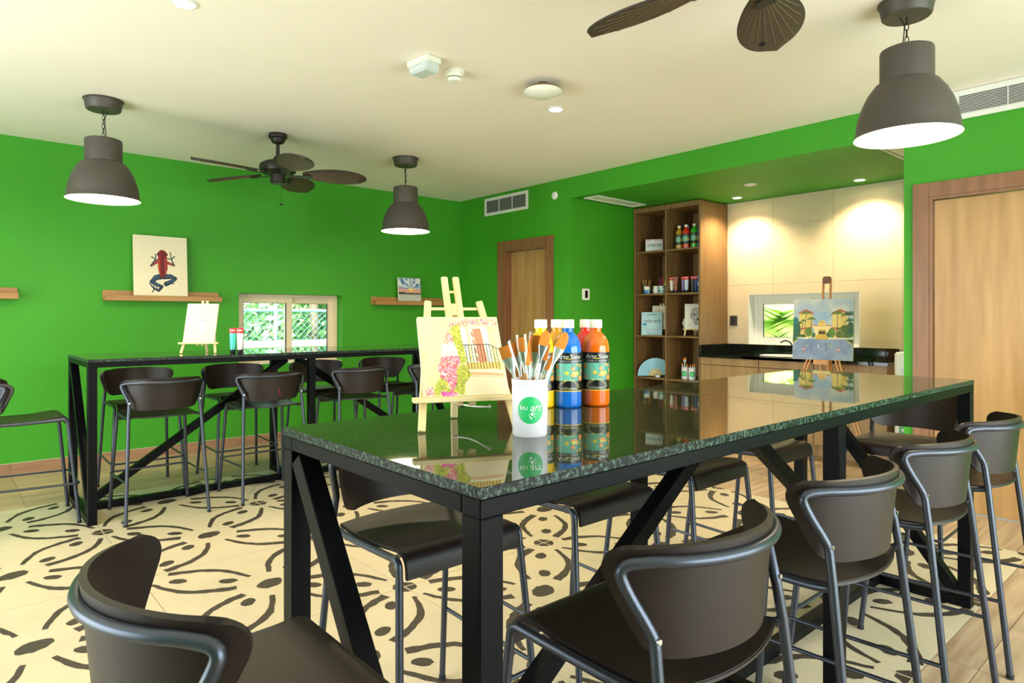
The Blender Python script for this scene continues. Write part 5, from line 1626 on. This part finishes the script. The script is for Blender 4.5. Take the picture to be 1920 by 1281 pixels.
# (label, tip offset right, tip height above the table, root offset right, toward camera, width, bristle, ferrule, handle, shape, sleeve, ferrule material)
RV = Vector((0.7496, -0.6619, 0)); FV = Vector((0.6619, 0.7496, 0))
BRUSHES = [
    ('wide flat brush leaning left over the rim of the brush cup', -0.060, 0.208, -0.008, -0.010, 0.025, 0.026, 0.052, 'handle_wood', 'flat', True, 'ferrule_silver'),
    ('flat brush in a clear sleeve, second from the left in the cup', -0.036, 0.216, -0.006, 0.012, 0.018, 0.030, 0.048, 'handle_wood', 'flat', True, 'ferrule_silver'),
    ('tall flat brush in a clear sleeve rising left of the middle of the cup', -0.020, 0.228, 0.000, -0.004, 0.017, 0.030, 0.050, 'handle_wood', 'flat', True, 'ferrule_silver'),
    ('slim brush with a dark handle in the middle of the cup', -0.004, 0.225, 0.006, 0.016, 0.014, 0.050, 0.030, 'handle_black', 'angle', False, 'ferrule_grey'),
    ('widest flat brush standing upright in the middle of the cup', 0.019, 0.232, 0.002, 0.022, 0.030, 0.036, 0.060, 'handle_wood', 'flat', True, 'ferrule_silver'),
    ('rounded brush with a grey ferrule and white handle in the cup', 0.039, 0.244, -0.004, 0.000, 0.020, 0.032, 0.042, 'handle_white', 'filbert', False, 'ferrule_grey'),
    ('big rounded brush leaning far right over the cup, white handle', 0.084, 0.240, 0.006, -0.008, 0.021, 0.036, 0.046, 'handle_white', 'filbert', False, 'ferrule_silver'),
    ('small orange brush behind the rounded one in the cup', 0.042, 0.212, 0.010, 0.020, 0.014, 0.036, 0.030, 'handle_white', 'flat', False, 'ferrule_grey'),
    ('pointed brush with a pale wooden handle leaning right in the cup', 0.054, 0.200, 0.012, 0.004, 0.011, 0.045, 0.020, 'handle_wood', 'angle', False, 'ferrule_silver'),
    ('short black handled brush low in the front of the cup', -0.006, 0.198, 0.008, -0.020, 0.012, 0.030, 0.036, 'handle_black', 'round', False, 'ferrule_silver'),
]
BASE = Vector((CUPX, CUPY, T1))
for lab, tr, th, rr, rf, wd, bl, fl_, hd, sh_, slv, fe in BRUSHES:
    tip = BASE + RV * tr + FV * (rf * 1.1) + Vector((0, 0, th))
    k = (0.132 - 0.012) / (th - 0.012)
    root = BASE + RV * (-tr * 0.16 + rr * 0.5) + FV * (rf * 0.6) + Vector((0, 0, 0.012))
    wd *= 1.2; bl *= 1.12
    b = brush(lab, root, tip, wd, bl, fl_, hd, sh_, False, 0.0, fe, 'brushes in the cup on the near table')
    if slv:
        L = (tip - root).length
        add_sleeve(b, wd / 2 + 0.0015, L - bl - fl_ * 0.45, L + 0.007)

# ------------------------------------------------------------------ paint tubes
mat('tube_red', S(206, 30, 34), 0.35)
mat('tube_cap', S(24, 24, 26), 0.35)
TUBES = {'teal': S(60, 190, 178), 'white': S(228, 226, 232), 'cream': S(232, 224, 206), 'copper': S(150, 84, 66), 'violet': S(138, 110, 176), 'ice': S(190, 206, 222), 'charcoal': S(54, 54, 50), 'navy': S(40, 60, 130)}
for k, v in TUBES.items():
    mat('tube_' + k, v, 0.3, var=0.02)
def paint_tube(label, col, loc, rz, k=1.0, group=None, head=True):
    t = thing('paint_tube', label, 'paint tube', loc, rz, group)
    w, d, h, hc = 0.024 * k, 0.017 * k, 0.185 * k, 0.030 * k
    n = 20; rows = []
    for q in range(9):
        s = q / 8; z = hc + (h - hc) * s
        a = w * (0.80 + 0.24 * s); b = d * (1 - s) ** 0.8 + 0.0014 * k
        rows.append([(a * math.cos(2 * PI * j / n), b * math.sin(2 * PI * j / n), z) for j in range(n)])
    def part(i0, i1):
        m = MB(); vs = [p for r_ in rows[i0:i1 + 1] for p in r_]; c = i1 - i0
        m.add(vs, [(i*n+j, i*n+(j+1) % n, (i+1)*n+(j+1) % n, (i+1)*n+j) for i in range(c) for j in range(n)] + [tuple(range(n - 1, -1, -1)), tuple(c * n + j for j in range(n))])
        return m
    b = part(0, 6 if head else 8).build('tube_body', 'tube_' + col, t, smooth=50)
    if head:
        part(6, 8).build('tube_head', 'tube_red', t, smooth=50)
        m = MB().box(-w * 0.7, w * 0.7, -d * 0.42, -d * 0.40, h * 0.89, h * 0.925); m.build('brand_strip', 'logo_white', t)
    MB().lathe([(0, 0), (w * 0.72, 0), (w * 0.76, 0.002 * k), (w * 0.80, hc), (0, hc)], 20).build('cap', 'tube_cap', t, smooth=30)
    yb = -(d * 0.78)
    th = math.atan2(d * 0.55, h * 0.55)
    pl = MB().box(-0.0085 * k, 0.0085 * k, -0.0006, 0.0, 0.075 * k, 0.138 * k).build('name_plate', 'tube_cap', b, loc=(0, yb - 0.0034 * k, -0.003 * k), rot=(-th * 0.75, 0, 0))
    lettering('lettering', 'ACRYLIC', 0.0150 * k, 'logo_white', pl, (0.0005 * k, -0.0011, 0.1065 * k), rot=(PI / 2, -PI / 2, 0))
    return t
GT = 'paint tubes on the wall table'
paint_tube('teal acrylic paint tube with red head standing on the wall table', 'teal', (1.610, 4.862, T2), -0.62, 1.0, GT)
paint_tube('white acrylic paint tube with red head standing on the wall table', 'white', (1.650, 4.828, T2), -0.62, 1.0, GT)
GU = 'paint tubes on the second bookcase shelf'
for lab, col, y, x, hd in (('cream paint tube with red head, leftmost in the bookcase row', 'cream', 4.318, 6.21, True), ('copper paint tube in the bookcase row', 'copper', 4.254, 6.19, False), ('violet paint tube in the bookcase row', 'violet', 4.186, 6.24, True), ('icy white paint tube with red head in the bookcase row', 'ice', 4.128, 6.21, True), ('charcoal paint tube with red head in the bookcase row', 'charcoal', 4.066, 6.24, True), ('navy blue paint tube with red head in the bookcase row', 'navy', 4.012, 6.22, True)):
    paint_tube(lab, col, (x, y, SHZ[1]), -0.95, 0.98, GU, hd)
t = thing('marker_box', 'blue and white marker box at the right end of the second bookcase shelf', 'box', (6.20, 3.955, SHZ[1]), -0.95)
mat('box_blue', S(40, 120, 190), 0.4)
MB().box(-0.022, 0.022, -0.018, 0.018, 0, 0.075).build('lower_half', 'box_blue', t, bev=0.001)
MB().box(-0.0215, 0.0215, -0.0175, 0.0175, 0.075, 0.118).build('white_band', 'paper_white', t)
MB().box(-0.022, 0.022, -0.018, 0.018, 0.118, 0.19).build('upper_half', 'box_blue', t, bev=0.001)

# ------------------------------------------------------------------ bookcase contents
def mug(label, loc, rz, kind):
    t = thing('painted_mug', label, 'mug', loc, rz, 'painted mugs in the bookcase')
    R, h = 0.038, 0.088
    c = Canvas(70, 30, (238, 234, 224)); n = c.noise(7, kind)
    if kind == 1:
        c.put((c.Y > 0.45 + 0.25 * (n - 0.5)), (70, 140, 190)); c.put((c.Y > 0.72 + 0.3 * (n - 0.5)), (24, 96, 170)); c.put((c.Y > 0.5) & (n > 0.58), (210, 226, 236), 0.8)
    elif kind == 2:
        r = np.random.default_rng(8)
        for k in range(60):
            x, y = r.uniform(0, 1), r.uniform(0.15, 0.92)
            c.ell(x, y, 0.018, 0.05, [(176, 40, 60), (60, 96, 50), (210, 90, 110), (90, 40, 60), (40, 60, 40)][k % 5], r.uniform(0, 3))
    else:
        c.put((n > 0.52), (40, 140, 160)); c.put((n > 0.6), (30, 90, 150)); c.put((n < 0.4), (120, 190, 190), 0.8)
    MB().lathe([(0, 0), (R * 0.95, 0), (R, 0.004), (R, h), (R - 0.003, h), (R - 0.003, 0.006), (0, 0.006)], 28).build('mug_body', 'cap_white', t, smooth=30)
    obj('painted_band', c.mesh('painted_band', 2 * PI * (R + 0.0005), 0.08, 'print_gloss', bend=R + 0.0005), t, (0, 0, 0.004))
    MB().tube(smooth_path([(R - 0.002, 0, h * 0.8), (R + 0.022, 0, h * 0.78), (R + 0.026, 0, h * 0.45), (R - 0.001, 0, h * 0.22)], 2), 0.0045, 8).build('handle', 'cap_white', t, smooth=60)
    return t
mug('mug painted with blue waves holding small brushes in the bookcase', (6.235, 4.680, SHZ[1]), 1.1, 1)
mug('mug painted with red and green flowers in the bookcase', (6.245, 4.552, SHZ[1]), 1.3, 2)
mug('teal painted mug holding markers, next to the bookcase divider', (6.225, 4.462, SHZ[1]), 1.3, 3)
PEN = {'green': S(50, 130, 60), 'amber': S(210, 140, 40), 'mint': S(130, 190, 170), 'purple': S(140, 40, 130), 'crimson': S(206, 30, 60), 'yellow': S(226, 210, 40)}
for k, v in PEN.items():
    mat('pen_' + k, v, 0.35)
def stick(name, label, cat, loc, tilt, az, L, r, body, tipm, group):
    t = thing(name, label, cat, loc, rot=(Matrix.Rotation(az, 3, 'Z') @ Matrix.Rotation(tilt, 3, 'Y')).to_euler(), group=group)
    MB().tube([(0, 0, 0), (0, 0, L * 0.78)], r, 8).build('handle', body, t, smooth=50)
    MB().tube([(0, 0, L * 0.78), (0, 0, L * 0.9), (0, 0, L)], [r * 1.05, r * 1.1, r * 0.35], 8).build('tip', tipm, t, smooth=50)
    return t
DIRS = ['leaning left', 'leaning back', 'upright', 'leaning right', 'leaning far right', 'leaning far left']
for k, (dy, tl, az, bm) in enumerate(((0.012, 0.30, 2.2, 'pen_mint'), (0.006, 0.16, 2.6, 'pen_green'), (0.0, 0.10, 1.6, 'pen_amber'), (-0.008, 0.20, -1.1, 'pen_amber'), (-0.014, 0.34, -0.9, 'handle_wood'), (0.018, 0.42, 2.0, 'pen_green'))):
    stick('craft_brush', 'thin craft brush ' + DIRS[k] + ' in the blue wave mug', 'brush', (6.235 + 0.004 * k - 0.01, 4.680 + dy, SHZ[1] + 0.009), tl * 0.6, az, 0.165, 0.0026, bm, 'handle_wood', 'thin brushes in the blue wave mug')
for k, (dy, tl, az, bm, lab) in enumerate(((0.012, 0.10, 1.9, 'pen_purple', 'purple marker in the teal mug'), (-0.006, 0.05, 0.6, 'pen_crimson', 'crimson marker in the teal mug'), (-0.012, 0.22, -1.4, 'pen_yellow', 'yellow marker leaning right in the teal mug'))):
    stick('marker_pen', lab, 'marker', (6.225, 4.462 + dy, SHZ[1] + 0.009), tl, az, 0.185 - 0.02 * (k == 2), 0.006, bm, bm, 'markers in the teal mug')
# lettering card
t = thing('name_card', 'small framed card lettered SINDRI on the top left bookcase shelf', 'card', (6.21, 4.56, SHZ[0]), rot=(Matrix.Rotation(-0.98, 3, 'Z') @ Matrix.Rotation(-0.14, 3, 'X')).to_euler())
canvas_block(t, paint_sindri(), 0.195, 0.145, 0.012, 'print_paper')
# calligraphy book and the lettering canvas on an easel behind it
def turned(rz, lean):
    return (Matrix.Rotation(rz, 3, 'Z') @ Matrix.Rotation(-lean, 3, 'X')).to_euler()
e, ln, zz = table_easel('small easel behind the calligraphy book in the bookcase', (6.32, 4.54, SHZ[2]), -1.05, 1.0, 0.37)
easel_canvas('lettering_canvas', 'cream canvas with gold script behind the calligraphy book', ((6.32, 4.54, SHZ[2]), -1.05, ln, zz), paint_letters(), 0.215, 0.27, 0.012)
t = thing('calligraphy_book', 'pale blue calligraphy book leaning in the bookcase', 'book', (6.215, 4.60, SHZ[2]), rot=turned(-1.0, 0.22))
MB().box(-0.115, 0.115, 0.002, 0.012, 0.003, 0.269).build('pages', 'paper_white', t)
cv = MB().box(-0.118, 0.118, 0.0, 0.002, 0, 0.272).box(-0.118, 0.118, 0.012, 0.014, 0, 0.272).box(-0.118, -0.116, 0.002, 0.012, 0, 0.272).build('cover', 'paper_white', t)
obj('cover_print', paint_book().mesh('cover_print', 0.236, 0.272, 'print_paper'), cv, (0, -0.0004, 0))
e, ln, zz = table_easel('small easel holding the ink drawing in the bookcase', (6.30, 4.075, SHZ[2]), -0.98, 0.98, 0.36)
easel_canvas('animal_drawing', 'white canvas with an ink drawing of a spotted animal head in the bookcase', ((6.30, 4.075, SHZ[2]), -0.98, ln, zz), paint_jaguar(), 0.225, 0.285, 0.012)
t = thing('torn_paper_sheet', 'torn white paper sheet standing behind the ink drawing in the bookcase', 'paper', (6.42, 4.185, SHZ[2]), rot=turned(-1.0, 0.2))
r = np.random.default_rng(6)
pts = [(-0.10, 0.085), (0.09, 0.085), (0.10, 0.16)] + [(0.08 - 0.02 * k + r.uniform(-0.008, 0.008), 0.22 - 0.003 * k + r.uniform(-0.006, 0.006)) for k in range(7)] + [(-0.11 + r.uniform(-0.008, 0.008), 0.19 - 0.02 * k) for k in range(5)]
MB().prism(pts, -0.0008, 0.0008, Matrix.Rotation(PI / 2, 4, 'X')).build('sheet', 'paper_white', t)
# folding hand fan
mat('fan_blue', S(160, 208, 230), 0.6, var=0.05, scale=30)
mat('bamboo', S(226, 206, 150), 0.5)
t = thing('hand_fan', 'open pale blue folding fan with bamboo sticks in the bookcase', 'folding fan', (6.24, 4.56, SHZ[3] + 0.012), rot=turned(-0.95, 0.12))
a0, a1, N = 0.10, PI + 0.02, 22
m = MB(); vs = []
for k in range(N * 2 + 1):
    a = a0 + (a1 - a0) * k / (N * 2); off = 0.0028 if k % 2 else -0.0028
    for rr in (0.078, 0.205):
        vs.append((rr * math.cos(a), off, rr * math.sin(a)))
g = [[vs[2 * k], vs[2 * k + 1]] for k in range(N * 2 + 1)]
m.sheet(g, 0.0008).build('pleated_leaf', 'fan_blue', t)
for k in range(N):
    a = a0 + (a1 - a0) * (k + 0.5) / N
    MB().bar((-0.012 * math.cos(a), 0, -0.012 * math.sin(a) + 0.0), (0.085 * math.cos(a), 0.0, 0.085 * math.sin(a)), 0.007, 0.0014, up=(0, 1, 0)).build('stick', 'bamboo', t)
MB().lathe([(0, -0.004), (0.012, -0.004), (0.012, 0.004), (0, 0.004)], 14).build('rivet', 'bamboo', t, rot=(PI / 2, 0, 0))
t = thing('eraser', 'small white eraser lying beside the folding fan', 'eraser', (6.20, 4.50, SHZ[3]), -0.7)
MB().box(-0.022, 0.022, -0.012, 0.012, 0, 0.026).build('eraser_block', 'paper_white', t, bev=0.004)
MB().box(-0.0225, 0.004, -0.0125, 0.0125, -0.0, 0.0265).build('eraser_sleeve', 'grey_lens', t)
# two cups of brushes on the lower shelf
GCUP = 'brush cups in the bookcase'
cup('white logo cup of brushes in the bookcase, left one of the pair', (6.245, 4.165, SHZ[3]), -1.35, 1.0, True, GCUP)
cup('white logo cup of brushes in the bookcase, right one of the pair', (6.225, 4.062, SHZ[3]), -1.0, 1.0, True, GCUP)
mat('pen_leaf', S(70, 120, 40), 0.4)
BB = [
    (0, 'white handled brush standing tallest in the left bookcase cup', (0.020, 0.235), 'handle_white'), (0, 'green and white brush leaning left in the left bookcase cup', (0.000, 0.24), 'pen_leaf'),
    (0, 'tan brush in the left bookcase cup, leaning left', (0.045, 0.175), 'handle_wood'), (0, 'short tan brush in the left bookcase cup, in front', (-0.020, 0.165), 'handle_wood'),
    (1, 'flat silver brush at the right of the right bookcase cup', (-0.035, 0.18), 'handle_white'), (1, 'rust tipped brush in the middle of the right bookcase cup', (0.0, 0.175), 'handle_wood'), (1, 'slim white brush at the left of the right bookcase cup', (0.03, 0.165), 'handle_white'),
]
for k, (w, lab, (dy, hh), hd) in enumerate(BB):
    cx, cy = ((6.245, 4.165), (6.225, 4.062))[w]
    root = Vector((cx + 0.004 * (k % 3 - 1), cy - dy * 0.2, SHZ[3] + 0.012)); tip = Vector((cx + 0.005 * (k % 2), cy + dy, SHZ[3] + hh))
    brush(lab, root, tip, 0.014, 0.026, 0.03, hd, ('filbert', 'flat')[k % 2], False, 0.0, 'ferrule_silver', 'brushes in the bookcase cups')

# ------------------------------------------------------------------ floor easel with the hotel painting (faces -X)
EX, EY = 5.72, 2.45
t = thing('floor_easel', 'tall orange wooden floor easel holding the hotel painting before the counter', 'easel', (EX, EY, 0), -PI / 2 + 0.10)
w = 'beech_orange'
for s in (-1, 1):
    MB().bar((s * 0.030, 0.055, 0.70), (s * 0.030, 0.135, 1.62), 0.014, 0.022, up=(0, 1, 0)).build('mast', w, t, bev=0.0015, seg=1)
    for q in (-0.014, 0.014):
        MB().bar((s * 0.40 + q, -0.07, 0.012), (s * 0.085 + q, 0.03, 1.02), 0.013, 0.02, up=(0, 1, 0)).build('leg', w, t, bev=0.0015, seg=1)
    MB().bar((s * 0.20, 0.0, 0.62), (s * 0.17, 0.01, 0.72), 0.045, 0.026, up=(0, 1, 0)).build('leg_clamp', w, t, bev=0.002, seg=1)
    MB().lathe([(0, 0), (0.012, 0), (0.012, 0.014), (0, 0.014)], 12).build('clamp_knob', 'steel', t, smooth=40, loc=(s * 0.185, -0.014, 0.67), rot=(PI / 2, 0, 0))
    MB().lathe([(0, 0), (0.013, 0), (0.013, 0.02), (0, 0.02)], 10, (s * 0.40, -0.07, 0)).build('foot_cap', 'rubber', t, smooth=40)
MB().bar((0, 0.10, 1.18), (0, 0.58, 0.012), 0.022, 0.016, up=(0, 1, 1)).build('rear_leg', w, t, bev=0.0015, seg=1)
MB().lathe([(0, 0), (0.013, 0), (0.013, 0.02), (0, 0.02)], 10, (0, 0.58, 0)).build('foot_cap', 'rubber', t, smooth=40)
MB().box(-0.062, 0.062, -0.035, 0.075, 0.885, 0.925).build('canvas_rest', w, t, bev=0.003)
MB().box(-0.05, 0.05, 0.05, 0.09, 0.74, 0.77).build('crossbar', w, t, bev=0.002)
MB().box(-0.034, 0.034, 0.118, 0.150, 1.585, 1.640).build('top_clamp', 'brown_wood', t, bev=0.004)
MB().box(-0.024, 0.024, 0.120, 0.148, 1.635, 1.648).build('top_clamp_cap', 'brown_wood', t, bev=0.002)
p = t.matrix_world if False else (Matrix.Translation((EX, EY, 0)) @ Matrix.Rotation(-PI / 2 + 0.10, 4, 'Z'))
q = p @ Vector((0.0, -0.012, 0.9255))
hc = thing('hotel_canvas', 'canvas of a hotel entrance with palms and two towers on the floor easel', 'painting', q, rot=(Matrix.Rotation(-PI / 2 + 0.10, 3, 'Z') @ Matrix.Rotation(-0.085, 3, 'X')).to_euler())
canvas_block(hc, paint_hotel(), 0.492, 0.525, 0.02)

# ------------------------------------------------------------------ outside the two windows
mat('lawn', S(110, 140, 70), 0.9, var=0.3, scale=3)
mat('fence_teal', S(150, 205, 205), 0.4, var=0.03)
mat('wire_teal', S(90, 170, 165), 0.5)
mat('leaf_mid', S(130, 176, 96), 0.55, var=0.35, scale=6)
mat('leaf_dark', S(86, 136, 80), 0.55, var=0.35, scale=6)
mat('leaf_lime', S(200, 226, 110), 0.5, var=0.25, scale=4)
mat('leaf_pale', S(176, 214, 160), 0.5, var=0.3, scale=5)
mat('bark', S(128, 112, 92), 0.85, var=0.2, scale=20)
mat('kerb_white', S(250, 250, 248), 0.6, var=0.01)
struct(MB().box(-8, 16, -10, 22, -0.30, -0.20).build('trim_1', 'lawn'))
bpy.data.objects['trim_1'].name = 'floor_outside'
def leaves(n, cx, cy, cz, rx, ry, rz, size, seed):
    r = np.random.default_rng(seed); m = MB()
    for _ in range(n):
        while True:
            u = r.uniform(-1, 1, 3)
            if (u ** 2).sum() < 1 and (u ** 2).sum() > 0.12:
                break
        p = np.array([cx + u[0] * rx, cy + u[1] * ry, cz + u[2] * rz])
        a = r.uniform(0, 2 * PI); tl = r.uniform(-0.9, 0.9); s = size * r.uniform(0.6, 1.3)
        d = np.array([math.cos(a) * math.cos(tl), math.sin(a) * math.cos(tl), math.sin(tl)])
        sd = np.cross(d, r.normal(size=3)); sd /= np.linalg.norm(sd) + 1e-9
        m.add([tuple(p), tuple(p + d * s * 0.5 + sd * s * 0.26), tuple(p + d * s), tuple(p + d * s * 0.5 - sd * s * 0.26)], [(0, 1, 2, 3)])
    return m
def shrub(label, x, y, rx, ry, h, size, n, matn, seed, grp='shrubs outside the back window'):
    t = thing('garden_shrub', label, 'shrub', (x, y, -0.2), 0, grp)
    leaves(n, 0, 0, h / 2 + 0.1, rx, ry, h / 2, size, seed).build('foliage', matn, t)
    m = MB(); r = np.random.default_rng(seed)
    for k in range(5):
        a = r.uniform(0, 6.28); m.tube([(0, 0, 0), (rx * 0.35 * math.cos(a), ry * 0.35 * math.sin(a), h * 0.5), (rx * 0.6 * math.cos(a), ry * 0.6 * math.sin(a), h * 0.8)], [0.03, 0.02, 0.008], 6)
    m.build('stems', 'bark', t, smooth=50)
shrub('pale green shrub left behind the chain link fence', 3.2, 10.4, 1.2, 0.7, 2.2, 0.16, 1500, 'leaf_pale', 1)
shrub('mid green shrub behind the fence, middle of the back window', 4.5, 10.5, 1.2, 0.7, 2.1, 0.16, 1500, 'leaf_mid', 2)
shrub('dark shrub right behind the fence in the back window', 5.7, 10.6, 1.2, 0.8, 2.9, 0.17, 1500, 'leaf_dark', 3)
shrub('tall mid green tree crown behind the fence', 4.4, 12.4, 2.8, 1.0, 5.2, 0.24, 2200, 'leaf_mid', 4)
shrub('tall dark bush at the left behind the fence', 2.6, 12.0, 1.6, 1.0, 5.0, 0.24, 1600, 'leaf_dark', 5)
shrub('tall pale bush at the right behind the fence', 6.8, 12.2, 1.8, 1.0, 5.0, 0.22, 1800, 'leaf_pale', 6)
t = thing('chain_link_fence', 'pale teal chain link fence outside the back window', 'fence', (4.2, 9.5, -0.2))
for x in (-2.6, -0.445, 1.75):
    MB().tube([(x, 0, 0), (x, 0, 2.35)], 0.026, 12).build('post', 'fence_teal', t, smooth=60)
MB().tube([(-3, 0, 1.6), (3, 0, 1.6)], 0.022, 12).build('rail', 'fence_teal', t, smooth=60)
m = MB()
x = -3.0
while x < 3.0:
    for s in (-1, 1):
        xa, xb = x, x + s * 1.5
        m.tube([(max(-3, min(3, xa)), 0, 0.1), (xb, 0, 1.6)], 0.0032, 4, caps=False)
    x += 0.095
m.build('wire_mesh', 'wire_teal', t)
t = thing('white_kerb_wall', 'low white garden wall before the fence outside the back window', 'wall', (4.2, 9.0, -0.2))
MB().box(-3.2, 3.2, -0.08, 0.08, 0, 1.08).build('wall_body', 'kerb_white', t, bev=0.005)
MB().box(-3.2, 3.2, -0.11, 0.11, 1.08, 1.17).build('coping', 'kerb_white', t, bev=0.008)
t = thing('tree_trunk', 'slim pale tree trunk behind the fence post', 'tree', (4.55, 10.0, -0.2))
MB().tube([(0, 0, 0), (0.03, 0, 1.5), (0.0, 0.05, 3.2)], [0.09, 0.075, 0.06], 10).build('trunk', 'bark', t, smooth=60)
leaves(300, 0, 0, 3.3, 0.8, 0.6, 0.6, 0.2, 12).build('crown', 'leaf_mid', t)

def palm(label, x, y, h, L, n, seed, matn='leaf_lime'):
    t = thing('garden_palm', label, 'palm', (x, y, -0.2), 0, 'palms outside the niche window')
    r = np.random.default_rng(seed)
    MB().tube([(0, 0, 0), (0.02, 0.01, h * 0.5), (0, 0, h)], [0.07, 0.055, 0.05], 10).build('trunk', 'bark', t, smooth=60)
    for k in range(n):
        a = 2 * PI * k / n + r.uniform(-0.2, 0.2); up = r.uniform(0.35, 1.1)
        pts = []
        for q in range(12):
            s = q / 11; d = L * s
            pts.append(Vector((math.cos(a) * d * math.cos(up) * 1.0, math.sin(a) * d * math.cos(up), h + d * math.sin(up) - 0.75 * L * s * s)))
        m = MB()
        m.tube(pts, [0.012 * (1 - 0.8 * q / 11) for q in range(12)], 5, caps=False)
        for q in range(1, 44):
            s = q / 44; i = min(10, int(s * 11)); f = s * 11 - i
            p = pts[i] * (1 - f) + pts[i + 1] * f; tg = (pts[i + 1] - pts[i]).normalized(); sd = tg.cross(Vector((0, 0, 1))).normalized()
            ll = 0.42 * L * math.sin(PI * (0.12 + 0.85 * s)) * 0.62
            for sg in (-1, 1):
                e = p + sd * sg * ll + tg * ll * 0.45 - Vector((0, 0, ll * 0.35))
                wv = tg * 0.022
                m.add([tuple(p - wv), tuple(p + wv), tuple((p + e) / 2 + wv), tuple(e), tuple((p + e) / 2 - wv)], [(0, 1, 2, 3, 4)])
        m.build('frond', matn, t)
palm('lime green palm straight outside the niche window', 8.2, 4.05, 1.35, 1.5, 15, 21)
palm('lime green palm at the right outside the niche window', 8.4, 2.75, 1.3, 1.5, 13, 22)
palm('taller palm farther out behind the niche window', 10.4, 5.2, 1.5, 2.2, 16, 23)
palm('low palm at the far left outside the niche window', 9.3, 5.1, 1.3, 1.9, 15, 24)
shrub('bright lime hedge far behind the palms', 12.5, 4.6, 1.2, 3.6, 3.4, 0.28, 2200, 'leaf_lime', 31, 'hedges outside the niche window')
